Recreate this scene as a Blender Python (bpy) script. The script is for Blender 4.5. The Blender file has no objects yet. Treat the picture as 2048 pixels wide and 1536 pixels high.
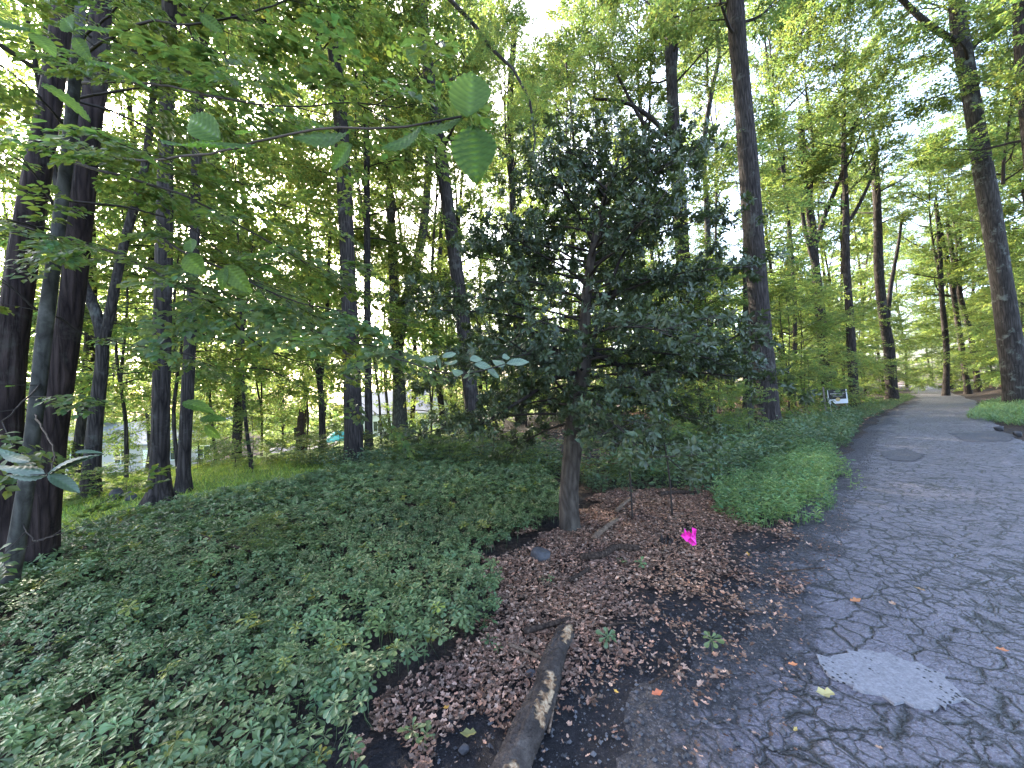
import bpy, math, random
import numpy as np
from mathutils import Vector, Matrix

# ------------------------------------------------------------------ camera, sky, sun, exposure
SC = bpy.context.scene
COL = SC.collection
PITCH, ROLL, CAMZ, FPX = math.radians(1.7), math.radians(2.5), 1.55, 739.0
FWD = np.array([0, math.cos(PITCH), math.sin(PITCH)])
_u = np.array([0, -math.sin(PITCH), math.cos(PITCH)])
_r = np.array([1.0, 0, 0])
UP = _u * math.cos(ROLL) + _r * math.sin(ROLL)
RIGHT = _r * math.cos(ROLL) - _u * math.sin(ROLL)
EYE = np.array([0, 0, CAMZ])
cam_d = bpy.data.cameras.new('camera')
cam = bpy.data.objects.new('camera', cam_d)
COL.objects.link(cam)
cam_d.sensor_fit = 'HORIZONTAL'
cam_d.sensor_width = 36.0
cam_d.lens = 36.0 * FPX / 2048.0
cam_d.clip_start = 0.05
cam_d.clip_end = 3000
M = Matrix.Identity(4)
for i in range(3):
    M[i][0], M[i][1], M[i][2], M[i][3] = RIGHT[i], UP[i], -FWD[i], EYE[i]
cam.matrix_world = M
SC.camera = cam

SUN_AZ, SUN_EL = math.radians(-38), math.radians(30)      # azimuth from +Y towards +X
world = bpy.data.worlds.new('World')
SC.world = world
world.use_nodes = True
wn = world.node_tree
wn.nodes.clear()
sky = wn.nodes.new('ShaderNodeTexSky')
sky.sky_type = 'NISHITA'
sky.sun_disc = False
sky.sun_elevation = SUN_EL
sky.sun_rotation = SUN_AZ
sky.altitude = 100
sky.air_density = 0.8
sky.dust_density = 4.5
sky.ozone_density = 0.6
bg = wn.nodes.new('ShaderNodeBackground')
bg.inputs['Strength'].default_value = 0.15
wo = wn.nodes.new('ShaderNodeOutputWorld')
wn.links.new(sky.outputs[0], bg.inputs[0])
wn.links.new(bg.outputs[0], wo.inputs[0])

sun_d = bpy.data.lights.new('sun', 'SUN')
sun_d.energy = 2.0
sun_d.angle = math.radians(0.6)
sun_d.color = (1.0, 0.90, 0.74)
sun = bpy.data.objects.new('sun', sun_d)
COL.objects.link(sun)
sdir = Vector((math.sin(SUN_AZ) * math.cos(SUN_EL), math.cos(SUN_AZ) * math.cos(SUN_EL), math.sin(SUN_EL)))
sun.rotation_euler = sdir.to_track_quat('Z', 'Y').to_euler()
sun.location = (0, 0, 40)

vs = SC.view_settings
vs.view_transform = 'Standard'
vs.look = 'None'
vs.gamma = 1.0
vs.use_curve_mapping = False
vs.exposure = 3.65
SC.cycles.max_bounces = 6
SC.cycles.diffuse_bounces = 3
SC.cycles.glossy_bounces = 2
SC.cycles.transmission_bounces = 4
SC.cycles.transparent_max_bounces = 4
SC.cycles.use_denoising = True
SC.cycles.sample_clamp_indirect = 6.0
SC.cycles.caustics_reflective = False
SC.cycles.caustics_refractive = False

rng = np.random.default_rng(7)
R0 = random.Random(11)


# ------------------------------------------------------------------ geometry of the photograph
def ray(px, py):
    d = FWD + RIGHT * ((px - 1024.0) / FPX) + UP * ((768.0 - py) / FPX)
    return d


def pt(px, py, Y):
    """the point on the pixel's ray that stands Y metres in front of the camera"""
    d = ray(px, py)
    return EYE + d * (Y / d[1])


ROADC = np.array([(-9, -8.6), (-3.5, -3.6), (0.3, -0.1), (3.16, 2.5), (7.5, 6.6), (12.7, 11.3), (19, 16.8), (27.1, 23.5), (40, 35.5), (62, 56), (85, 80)], float)
ROADW = 1.38


def smooth_poly(P, n=8):
    P = np.asarray(P, float)
    out = []
    for i in range(len(P) - 1):
        p0, p1, p2, p3 = P[max(i - 1, 0)], P[i], P[i + 1], P[min(i + 2, len(P) - 1)]
        for k in range(n):
            t = k / n
            out.append(0.5 * (2 * p1 + (p2 - p0) * t + (2 * p0 - 5 * p1 + 4 * p2 - p3) * t * t + (3 * p1 - p0 - 3 * p2 + p3) * t ** 3))
    out.append(P[-1])
    return np.array(out)


RC = smooth_poly(ROADC, 6)


def road_offset(x, y):
    """signed distance to the road's centre line, right positive"""
    x = np.asarray(x, float); y = np.asarray(y, float)
    best = np.full(x.shape, 1e9); sgn = np.zeros(x.shape)
    for i in range(len(RC) - 1):
        a, b = RC[i], RC[i + 1]
        d = b - a; L = np.hypot(*d); d = d / L
        t = np.clip((x - a[0]) * d[0] + (y - a[1]) * d[1], 0, L)
        qx, qy = x - a[0] - d[0] * t, y - a[1] - d[1] * t
        dist = np.hypot(qx, qy)
        s = np.where(qx * d[1] - qy * d[0] > 0, 1.0, -1.0)
        m = dist < best
        best = np.where(m, dist, best); sgn = np.where(m, s, sgn)
    return best * sgn


def sstep(a, b, v):
    t = np.clip((v - a) / (b - a), 0, 1)
    return t * t * (3 - 2 * t)


def wob(x, y, f, ph=0.0):
    return (np.sin(x * f + 1.3 + ph) * np.cos(y * f * 0.9 - 0.7 + ph) + 0.5 * np.sin(x * f * 2.3 - y * f * 1.7 + ph * 2) + 0.3 * np.sin(y * f * 3.9 + x * f * 3.1 + ph)) / 1.8


def gz(x, y):
    x = np.asarray(x, float); y = np.asarray(y, float)
    u = -0.85 * x + 0.5 * y
    o = road_offset(x, y)
    z = -4.2 * sstep(8, 48, u)
    z = z + 0.34 * sstep(1.6, 4.2, o) + 1.4 * sstep(5, 30, o)
    away = sstep(1.3, 3.0, np.abs(o))
    z = z + away * 0.05 * wob(x, y, 0.8) + sstep(6, 20, np.abs(o)) * 0.22 * wob(x, y, 0.21, 2)
    z = z + 0.02 * wob(x, y, 0.9, 4) * (1 - away)
    return z


def g3(x, y, dz=0.0):
    return np.array([x, y, float(gz(x, y)) + dz])


_TT = 0.3 * 1.012 ** np.arange(560)


def gp(px, py):
    """where the pixel's ray meets the ground"""
    d = ray(px, py)
    lo, T_ = 0.0, _TT
    for _ in range(4):
        P_ = EYE[None] + d[None] * T_[:, None]
        below = P_[:, 2] <= gz(P_[:, 0], P_[:, 1])
        k = int(np.argmax(below)) if below.any() else len(T_) - 1
        T_ = np.linspace(T_[max(k - 1, 0)], T_[k], 14)
    return EYE + d * T_[-1]


def px_r(w, p):
    """radius in metres of a round thing that shows w pixels wide at point p"""
    tx = p[0] / max(p[1], 0.1)
    return w / FPX * p[1] / 2 / math.sqrt(1 + tx * tx)


# ------------------------------------------------------------------ mesh helpers
def mesh_np(name, V, tris, mats, mat_idx=None, tint=None, smooth=False):
    V = np.asarray(V, np.float32); tris = np.asarray(tris, np.int32)
    k = tris.shape[1]
    me = bpy.data.meshes.new(name)
    me.vertices.add(len(V)); me.vertices.foreach_set('co', V.ravel())
    me.loops.add(tris.size); me.loops.foreach_set('vertex_index', tris.ravel())
    me.polygons.add(len(tris))
    me.polygons.foreach_set('loop_start', np.arange(0, tris.size, k, dtype=np.int32))
    me.polygons.foreach_set('loop_total', np.full(len(tris), k, np.int32))
    for m in (mats if isinstance(mats, (list, tuple)) else [mats]):
        me.materials.append(m)
    if mat_idx is not None:
        me.polygons.foreach_set('material_index', np.asarray(mat_idx, np.int32))
    if tint is not None:
        a = me.attributes.new('tint', 'FLOAT_COLOR', 'POINT')
        c = np.ones((len(V), 4), np.float32); c[:, :3] = tint
        a.data.foreach_set('color', c.ravel())
    me.polygons.foreach_set('use_smooth', np.full(len(tris), smooth, bool))
    me.update(calc_edges=True)
    me.validate()
    return me


def obj(name, me, parent=None, label=None, cat=None, group=None, kind=None, loc=None):
    o = bpy.data.objects.new(name, me)
    COL.objects.link(o)
    if parent is not None:
        o.parent = parent
    if loc is not None:
        o.location = loc
    if label: o['label'] = label
    if cat: o['category'] = cat
    if group: o['group'] = group
    if kind: o['kind'] = kind
    return o


def empty(name, loc, label, cat, group=None):
    o = bpy.data.objects.new(name, None)
    o.empty_display_size = 0.2
    COL.objects.link(o)
    o.location = loc
    o['label'] = label; o['category'] = cat
    if group: o['group'] = group
    return o


def quads2tris(Q):
    Q = np.asarray(Q)
    return np.concatenate([Q[:, [0, 1, 2]], Q[:, [0, 2, 3]]])


def frames(P):
    P = np.asarray(P, float)
    T = np.gradient(P, axis=0)
    T /= np.linalg.norm(T, axis=1)[:, None] + 1e-9
    ref = np.array([0.31, 0.95, 0.05])
    if abs(T[0] @ ref) > 0.9:
        ref = np.array([0.0, 0.1, 1.0])
    n = np.cross(T[0], ref); n /= np.linalg.norm(n)
    N = [n]
    for i in range(1, len(P)):
        n = N[-1] - T[i] * (N[-1] @ T[i])
        n /= np.linalg.norm(n) + 1e-9
        N.append(n)
    N = np.array(N)
    return T, N, np.cross(T, N)


def tube(P, rad, sides=8, ridge=0.0, seed=0, cap=True):
    """a tapered tube along P as triangles"""
    P = np.asarray(P, float); n = len(P)
    T, N, B = frames(P)
    rad = np.broadcast_to(np.asarray(rad, float), (n,))
    th = np.linspace(0, 2 * np.pi, sides, endpoint=False)
    rr = np.ones((n, sides))
    if ridge > 0:
        g = np.random.default_rng(seed)
        s = np.linspace(0, 1, n)[:, None]
        for k in range(7):
            f = int(g.integers(3, 15)); ph = g.random() * 6.28; tw = g.normal() * 2.2
            rr += 0.45 * ridge * (0.5 + 0.5 * g.random()) * np.sin(f * th[None, :] + ph + tw * s * 3 + 0.7 * np.sin(s * g.uniform(8, 30) + ph))
        rr += ridge * 0.9 * g.normal(size=rr.shape) * 0.5
        rr += 0.03 * np.sin(3 * th + seed)[None, :] * np.sin(np.linspace(0, 1, n) * 13 + seed * 2)[:, None]
        rr += 0.035 * np.sin(np.linspace(0, 1, n) * 19 + seed)[:, None]
    V = P[:, None, :] + (rad[:, None] * rr)[:, :, None] * (np.cos(th)[None, :, None] * N[:, None, :] + np.sin(th)[None, :, None] * B[:, None, :])
    V = V.reshape(-1, 3)
    i = np.arange(n - 1)[:, None] * sides; j = np.arange(sides)[None, :]; j2 = (j + 1) % sides
    Q = np.stack([i + j, i + j2, i + sides + j2, i + sides + j], -1).reshape(-1, 4)
    F = quads2tris(Q)
    if cap:
        V = np.concatenate([V, P[:1], P[-1:]])
        a, b = len(V) - 2, len(V) - 1
        jj = np.arange(sides); kk = (jj + 1) % sides
        o = (n - 1) * sides
        F = np.concatenate([F, np.stack([np.full(sides, a), kk, jj], 1), np.stack([np.full(sides, b), o + jj, o + kk], 1)])
    return V, F


class Soup:
    """collects triangles with a tint and a material index"""
    def __init__(self):
        self.V, self.F, self.C, self.M, self.n = [], [], [], [], 0

    def add(self, V, F, tint=(1, 1, 1), mat=0):
        V = np.asarray(V, float)
        self.V.append(V); self.F.append(np.asarray(F) + self.n)
        self.C.append(np.broadcast_to(np.asarray(tint, float), (len(V), 3)))
        self.M.append(np.full(len(F), mat)); self.n += len(V)

    def mesh(self, name, mats, smooth=False):
        return mesh_np(name, np.concatenate(self.V), np.concatenate(self.F), mats, np.concatenate(self.M), np.concatenate(self.C), smooth)


def norm(a):
    return a / (np.linalg.norm(a, axis=-1, keepdims=True) + 1e-9)


LEAF2 = (np.array([(0, 0, 0), (.45, .5, .07), (1, 0, -.08), (.45, -.5, .07)], float), np.array([(0, 2, 1), (0, 3, 2)]))
LEAF6 = (np.array([(0, 0, 0), (.22, .36, .05), (.58, .5, .05), (1, 0, -.14), (.58, -.5, .05), (.22, -.36, .05), (.48, 0, 0)], float),
         np.array([(0, 6, 1), (1, 6, 2), (2, 6, 3), (3, 6, 4), (4, 6, 5), (5, 6, 0)]))
LEAFP = (np.array([(0, 0, 0), (.45, .2, .05), (.76, .5, .03), (.93, .36, -.05), (1, 0, -.07), (.93, -.36, -.05), (.76, -.5, .03), (.45, -.2, .05), (.6, 0, -.01)], float),
         np.array([(0, 8, 1), (1, 8, 2), (2, 8, 3), (3, 8, 4), (4, 8, 5), (5, 8, 6), (6, 8, 7), (7, 8, 0)]))
BLADE = (np.array([(0, .5, 0), (0, -.5, 0), (.55, .35, 0.03), (.55, -.35, 0.03), (1, 0, -.1)], float), np.array([(0, 1, 3), (0, 3, 2), (2, 3, 4)]))
LITTER = (np.array([(0, 0, 0), (.16, .30, .14), (.34, .22, .06), (.55, .50, .16), (.74, .24, .08), (1, .04, .2), (.78, -.20, .04), (.6, -.46, .10), (.36, -.24, .03), (.2, -.36, .14), (.5, 0, -.05)], float),
          np.array([(i_, 10, (i_ + 1) % 10) for i_ in range(10)]))


def leaf_soup(pos, d, n, L, W, tm, tint):
    tv, tf = tm
    d = norm(d); s = norm(np.cross(d, n)); n = np.cross(s, d)
    L = np.asarray(L)[:, None, None]; W = np.asarray(W)[:, None, None]
    V = pos[:, None, :] + d[:, None, :] * tv[None, :, 0:1] * L - s[:, None, :] * tv[None, :, 1:2] * W + n[:, None, :] * tv[None, :, 2:3] * L
    K = len(tv)
    F = (np.arange(len(pos)) * K)[:, None, None] + tf[None]
    C = np.repeat(tint, K, axis=0)
    return V.reshape(-1, 3), F.reshape(-1, 3), C


def tints(g, n, amp=0.25, hue=0.12):
    b = 1 + amp * g.normal(size=(n, 1)) * 0.8
    h = hue * g.normal(size=(n, 1))
    return np.clip(np.concatenate([b * (1 + h), b, b * (1 - 0.6 * h)], 1), 0.25, 2.2)


def inpoly(P, poly):
    poly = np.asarray(poly, float); x, y = P[:, 0], P[:, 1]
    r = np.zeros(len(P), bool)
    j = len(poly) - 1
    for i in range(len(poly)):
        xi, yi, xj, yj = *poly[i], *poly[j]
        with np.errstate(divide='ignore', invalid='ignore'):
            c = ((yi > y) != (yj > y)) & (x < (xj - xi) * (y - yi) / (yj - yi) + xi)
        r ^= c
        j = i
    return r


def scatter(g, poly, spacing, ragged=0.0):
    poly = np.asarray(poly, float)[:, :2]
    lo, hi = poly.min(0), poly.max(0)
    n = int((hi - lo).prod() / spacing ** 2)
    P = lo + g.random((n, 2)) * (hi - lo)
    Q = P.copy()
    if ragged:
        Q[:, 0] += ragged * wob(P[:, 0], P[:, 1], 5.1); Q[:, 1] += ragged * wob(P[:, 1], P[:, 0], 6.3, 1)
    return P[inpoly(Q, poly)]


def pxpoly(L):
    return np.array([gp(*p)[:2] for p in L])


# ------------------------------------------------------------------ materials
class NT:
    def __init__(self, name):
        self.m = bpy.data.materials.new(name)
        self.m.use_nodes = True
        self.t = self.m.node_tree
        self.t.nodes.clear()
        self.out = self.n('ShaderNodeOutputMaterial')

    def n(self, typ, **kw):
        x = self.t.nodes.new(typ)
        for k, v in kw.items():
            setattr(x, k, v)
        return x

    def l(self, a, b):
        self.t.links.new(a, b)

    def noise(self, vec, scale, detail=4, rough=0.6, dist=0.0):
        x = self.n('ShaderNodeTexNoise'); x.inputs['Scale'].default_value = scale
        x.inputs['Detail'].default_value = detail; x.inputs['Roughness'].default_value = rough; x.inputs['Distortion'].default_value = dist
        self.l(vec, x.inputs['Vector'])
        return x.outputs['Fac']

    def voro(self, vec, scale, feature='F1'):
        x = self.n('ShaderNodeTexVoronoi', feature=feature); x.inputs['Scale'].default_value = scale
        self.l(vec, x.inputs['Vector'])
        return x.outputs['Distance']

    def ramp(self, fac, stops):
        x = self.n('ShaderNodeValToRGB')
        e = x.color_ramp.elements
        while len(e) < len(stops): e.new(0.5)
        for a, (p, c) in zip(e, stops):
            a.position = p; a.color = (*c, 1) if len(c) == 3 else c
        self.l(fac, x.inputs[0])
        return x.outputs[0]

    def mix(self, fac, a, b, mode='MIX'):
        x = self.n('ShaderNodeMix', data_type='RGBA', blend_type=mode)
        for s, v in ((x.inputs[0], fac), (x.inputs[6], a), (x.inputs[7], b)):
            if isinstance(v, (int, float)): s.default_value = v
            elif isinstance(v, tuple): s.default_value = (*v, 1)
            else: self.l(v, s)
        return x.outputs[2]

    def math(self, op, a, b=0.0, clamp=False):
        x = self.n('ShaderNodeMath', operation=op, use_clamp=clamp)
        for s, v in ((x.inputs[0], a), (x.inputs[1], b)):
            if isinstance(v, (int, float)): s.default_value = v
            else: self.l(v, s)
        return x.outputs[0]

    def mapping(self, vec, scale):
        x = self.n('ShaderNodeMapping'); x.inputs['Scale'].default_value = scale
        self.l(vec, x.inputs['Vector'])
        return x.outputs[0]

    def coord(self, which='Object'):
        return self.n('ShaderNodeTexCoord').outputs[which]

    def pos(self):
        return self.n('ShaderNodeNewGeometry').outputs['Position']

    def bsdf(self, col, rough=0.8, spec=0.3, bump=None, bstr=0.3, bdist=0.02):
        b = self.n('ShaderNodeBsdfPrincipled')
        if isinstance(col, tuple): b.inputs['Base Color'].default_value = (*col, 1)
        else: self.l(col, b.inputs['Base Color'])
        if isinstance(rough, (int, float)): b.inputs['Roughness'].default_value = rough
        else: self.l(rough, b.inputs['Roughness'])
        b.inputs['Specular IOR Level'].default_value = spec
        if bump is not None:
            x = self.n('ShaderNodeBump'); x.inputs['Strength'].default_value = bstr; x.inputs['Distance'].default_value = bdist
            self.l(bump, x.inputs['Height']); self.l(x.outputs[0], b.inputs['Normal'])
        return b

    def done(self, sh):
        self.l(sh.outputs[0], self.out.inputs['Surface'])
        return self.m


def leaf_mat(name, col, trans, fac=0.45, rough=0.5, spec=0.35):
    t = NT(name)
    at = t.n('ShaderNodeAttribute', attribute_name='tint')
    nz = t.noise(t.pos(), 1.1, 2)
    v = t.ramp(nz, [(0.3, (0.72, 0.74, 0.78)), (0.7, (1.2, 1.18, 1.05))])
    tint = t.mix(1.0, at.outputs['Color'], v, 'MULTIPLY')
    c1 = t.mix(1.0, tint, col, 'MULTIPLY')
    c2 = t.mix(1.0, tint, trans, 'MULTIPLY')
    b = t.bsdf(c1, rough, spec)
    tr = t.n('ShaderNodeBsdfTranslucent')
    t.l(c2, tr.inputs['Color'])
    mx = t.n('ShaderNodeMixShader'); mx.inputs[0].default_value = fac
    t.l(b.outputs[0], mx.inputs[1]); t.l(tr.outputs[0], mx.inputs[2])
    return t.done(mx)


def bark_mat(name, dark, light, sx=9.0, sz=1.3, lichen=None, bstr=0.7):
    t = NT(name)
    co = t.coord()
    v = t.mapping(co, (sx, sx, sz))
    n1 = t.noise(v, 1.6, 6, 0.65, 0.6)
    v2 = t.mapping(co, (sx * 1.6, sx * 1.6, sz * 0.9))
    vo = t.voro(v2, 1.1, 'DISTANCE_TO_EDGE')
    h = t.math('ADD', t.math('MULTIPLY', n1, 0.7), t.math('MULTIPLY', vo, 0.9))
    c = t.ramp(h, [(0.25, dark), (0.75, light)])
    c = t.mix(t.ramp(t.noise(co, 0.7, 3), [(0.4, (0, 0, 0)), (0.7, (1, 1, 1))]), c, t.mix(1.0, c, (0.7, 0.68, 0.66), 'MULTIPLY'))
    if lichen:
        c = t.mix(t.ramp(t.noise(co, 2.4, 5, 0.7), [(0.55, (0, 0, 0)), (0.68, (0.8, 0.8, 0.8))]), c, lichen)
    return t.done(t.bsdf(c, 0.9, 0.15, h, bstr, 0.03))


def plain(name, col, rough=0.7, spec=0.3, var=0.15, scale=6.0, bstr=0.0):
    t = NT(name)
    n = t.noise(t.coord(), scale, 5)
    d = tuple(c * (1 - var) for c in col); e = tuple(min(c * (1 + var), 1) for c in col)
    c = t.ramp(n, [(0.3, d), (0.7, e)])
    return t.done(t.bsdf(c, rough, spec, n if bstr else None, bstr))


M_BARK = bark_mat('bark_dark', (0.009, 0.007, 0.007), (0.066, 0.055, 0.050), 11, 1.8, (0.085, 0.085, 0.075), 1.0)
M_BARK_RED = bark_mat('bark_reddish', (0.010, 0.0065, 0.0065), (0.058, 0.040, 0.036), 11, 1.8, (0.06, 0.055, 0.045), 1.0)
M_BARK_GREY = bark_mat('bark_beech_grey', (0.030, 0.028, 0.025), (0.105, 0.100, 0.088), 7.0, 4.0, (0.15, 0.148, 0.13), 0.5)
M_BARK_LICH = bark_mat('bark_lichen', (0.018, 0.016, 0.015), (0.075, 0.066, 0.06), 8, 1.5, (0.15, 0.165, 0.145))
M_BARK_EVER = bark_mat('bark_evergreen', (0.028, 0.022, 0.018), (0.095, 0.078, 0.064), 9, 4, (0.12, 0.11, 0.09), 0.5)
M_PALE = leaf_mat('leaf_pale_face', (0.092, 0.128, 0.072), (0.12, 0.18, 0.06), 0.15, 0.4, 0.45)  # paler beech leaf; on the cluster before the evergreen it paints in reflected sky
M_TWIG = plain('twig_bark', (0.035, 0.028, 0.024), 0.85, 0.2)
M_CANOPY = leaf_mat('leaf_canopy', (0.076, 0.112, 0.040), (0.23, 0.315, 0.075), 0.52, 0.5)
M_UNDER = leaf_mat('leaf_understorey', (0.074, 0.110, 0.042), (0.27, 0.36, 0.085), 0.55, 0.5)
M_BEECH = leaf_mat('leaf_beech', (0.066, 0.105, 0.040), (0.19, 0.27, 0.045), 0.45, 0.42, 0.4)
M_BEECH_BIG = leaf_mat('leaf_beech_near', (0.062, 0.118, 0.030), (0.20, 0.34, 0.05), 0.55, 0.45, 0.35)
M_HOLLY = leaf_mat('leaf_evergreen', (0.052, 0.072, 0.034), (0.08, 0.115, 0.025), 0.2, 0.40, 0.4)
M_FAR = leaf_mat('leaf_far', (0.08, 0.115, 0.048), (0.22, 0.30, 0.085), 0.5, 0.6)
M_PACH = leaf_mat('leaf_ground_cover', (0.104, 0.156, 0.066), (0.10, 0.17, 0.05), 0.2, 0.42, 0.42)
M_WEED = leaf_mat('leaf_weed', (0.135, 0.215, 0.090), (0.22, 0.34, 0.09), 0.35, 0.5, 0.35)
M_SHRUB = leaf_mat('leaf_shrub', (0.088, 0.135, 0.072), (0.14, 0.21, 0.06), 0.3, 0.45, 0.4)
M_GRASS = leaf_mat('blade_grass', (0.17, 0.25, 0.05), (0.36, 0.46, 0.06), 0.4, 0.5, 0.3)
M_LITTER = leaf_mat('leaf_dry', (0.225, 0.136, 0.098), (0.13, 0.07, 0.045), 0.12, 0.75, 0.2)
M_STEM = plain('green_stem', (0.09, 0.11, 0.05), 0.7, 0.3)

# ground
t = NT('forest_floor')
P = t.pos()
n1 = t.noise(P, 1.3, 6, 0.65); n2 = t.noise(P, 14, 5, 0.7); n3 = t.noise(P, 60, 3, 0.7)
c = t.ramp(n2, [(0.25, (0.016, 0.012, 0.010)), (0.5, (0.045, 0.032, 0.025)), (0.72, (0.11, 0.075, 0.056))])
c = t.mix(t.ramp(n1, [(0.42, (0, 0, 0)), (0.62, (1, 1, 1))]), c, t.ramp(n3, [(0.3, (0.014, 0.013, 0.014)), (0.7, (0.05, 0.047, 0.050))]))
sx = t.n('ShaderNodeSeparateXYZ'); t.l(P, sx.inputs[0])
u = t.math('ADD', t.math('MULTIPLY', sx.outputs[0], -0.85), t.math('MULTIPLY', sx.outputs[1], 0.5))
u = t.math('ADD', u, t.math('MULTIPLY', n1, 2.0))
lawn = t.ramp(t.math('MULTIPLY', t.math('SUBTRACT', u, 8.3), 0.7), [(0.1, (0, 0, 0)), (0.9, (1, 1, 1))])
gc = t.ramp(t.noise(P, 5, 6, 0.75), [(0.3, (0.07, 0.115, 0.024)), (0.55, (0.12, 0.185, 0.036)), (0.75, (0.16, 0.21, 0.06))])
lx = t.ramp(t.math('MULTIPLY', t.math('ADD', sx.outputs[0], 1.5), -0.4), [(0.0, (0, 0, 0)), (1.0, (1, 1, 1))])
c = t.mix(t.math('MULTIPLY', lawn, lx), c, gc)
hb = t.math('ADD', n2, t.math('MULTIPLY', n3, 0.5))
M_GROUND = t.done(t.bsdf(c, 0.92, 0.15, hb, 0.8, 0.05))

# asphalt; the 'tint' attribute carries the distance to the broken left edge
t = NT('cracked_asphalt')
P = t.pos()
w1 = t.n('ShaderNodeTexNoise'); w1.inputs['Scale'].default_value = 7.0; w1.inputs['Detail'].default_value = 5; w1.inputs['Roughness'].default_value = 0.65; t.l(P, w1.inputs['Vector'])
wa = t.n('ShaderNodeVectorMath', operation='MULTIPLY_ADD'); t.l(w1.outputs['Color'], wa.inputs[0]); wa.inputs[1].default_value = (0.13, 0.13, 0.0); t.l(P, wa.inputs[2])
vw = wa.outputs[0]
cr = t.math('SUBTRACT', 1.0, t.math('MULTIPLY', t.voro(vw, 5.5, 'DISTANCE_TO_EDGE'), 14.0, True), True)
cr2 = t.math('SUBTRACT', 1.0, t.math('MULTIPLY', t.voro(vw, 13.0, 'DISTANCE_TO_EDGE'), 9.0, True), True)
brk = t.ramp(t.noise(P, 6.0, 5, 0.75), [(0.34, (0, 0, 0)), (0.50, (1, 1, 1))])
patch = t.ramp(t.noise(P, 0.6, 3), [(0.26, (0, 0, 0)), (0.58, (1, 1, 1))])
crack = t.math('MAXIMUM', t.math('MULTIPLY', cr, brk), t.math('MULTIPLY', t.math('MULTIPLY', cr2, 0.85), t.math('MULTIPLY', patch, brk)))
fine = t.noise(P, 70, 5, 0.85)
agg = t.voro(P, 75)
base = t.ramp(t.noise(P, 2.6, 6, 0.7), [(0.28, (0.080, 0.070, 0.083)), (0.5, (0.120, 0.106, 0.126)), (0.75, (0.165, 0.148, 0.173))])
base = t.mix(1.0, base, t.ramp(fine, [(0.32, (0.45, 0.45, 0.46)), (0.68, (1.5, 1.5, 1.5))]), 'MULTIPLY')
base = t.mix(t.ramp(agg, [(0.10, (0.55, 0.55, 0.55)), (0.34, (0, 0, 0))]), base, (0.27, 0.26, 0.27))
base = t.mix(t.math('MULTIPLY', crack, 1.4, True), base, (0.011, 0.010, 0.011))
at = t.n('ShaderNodeAttribute', attribute_name='tint')
sr = t.n('ShaderNodeSeparateColor'); t.l(at.outputs['Color'], sr.inputs[0])
dn = t.math('ADD', t.math('SUBTRACT', 0.58, sr.outputs[0]), t.math('MULTIPLY', t.math('SUBTRACT', t.noise(P, 4.0, 6, 0.75), 0.5), 1.3))
dirtf = t.ramp(t.math('ADD', t.math('MULTIPLY', dn, 2.2), 0.3), [(0.25, (0, 0, 0)), (0.75, (1, 1, 1))])
dcol = t.ramp(t.noise(P, 40, 6, 0.8), [(0.3, (0.010, 0.0095, 0.0105)), (0.52, (0.034, 0.031, 0.034)), (0.66, (0.125, 0.112, 0.115))])
base = t.mix(dirtf, base, dcol)
hh = t.math('SUBTRACT', t.math('ADD', t.math('MULTIPLY', fine, 0.5), t.math('MULTIPLY', agg, 0.5)), t.math('MULTIPLY', crack, 0.9))
M_ASPH = t.done(t.bsdf(base, t.math('ADD', 0.54, t.math('MULTIPLY', dirtf, 0.42)), 0.55, hh, 0.85, 0.014))

t = NT('pale_patch')
P = t.pos()
pv = t.noise(P, 60, 5, 0.8)
holes = t.ramp(t.voro(P, 38), [(0.20, (1, 1, 1)), (0.30, (0, 0, 0))])
holes = t.math('MULTIPLY', holes, t.ramp(t.noise(P, 7, 3), [(0.48, (0, 0, 0)), (0.56, (1, 1, 1))]))
pc = t.mix(holes, t.ramp(pv, [(0.3, (0.13, 0.125, 0.132)), (0.7, (0.30, 0.285, 0.30))]), (0.03, 0.03, 0.03))
M_PATCH = t.done(t.bsdf(pc, 0.8, 0.25, t.math('SUBTRACT', pv, holes), 0.6, 0.012))
M_PATCH_DARK = plain('dark_patch', (0.066, 0.063, 0.067), 0.85, 0.25, 0.5, 30, 0.5)

t = NT('dirt_edge')
P = t.pos()
n2 = t.noise(P, 18, 6, 0.75); n3 = t.noise(P, 90, 4, 0.8)
c = t.ramp(n2, [(0.28, (0.013, 0.012, 0.013)), (0.55, (0.031, 0.028, 0.031)), (0.75, (0.07, 0.062, 0.062))])
c = t.mix(t.ramp(n3, [(0.60, (0, 0, 0)), (0.70, (1, 1, 1))]), c, (0.17, 0.155, 0.155))
M_DIRT = t.done(t.bsdf(c, 0.85, 0.25, t.math('ADD', n2, n3), 0.9, 0.03))
M_CRUMB = plain('asphalt_crumb', (0.075, 0.072, 0.076), 0.85, 0.3, 0.6, 14)
M_ROCK = plain('dark_rock', (0.06, 0.058, 0.062), 0.8, 0.3, 0.4, 9, 0.5)
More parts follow.
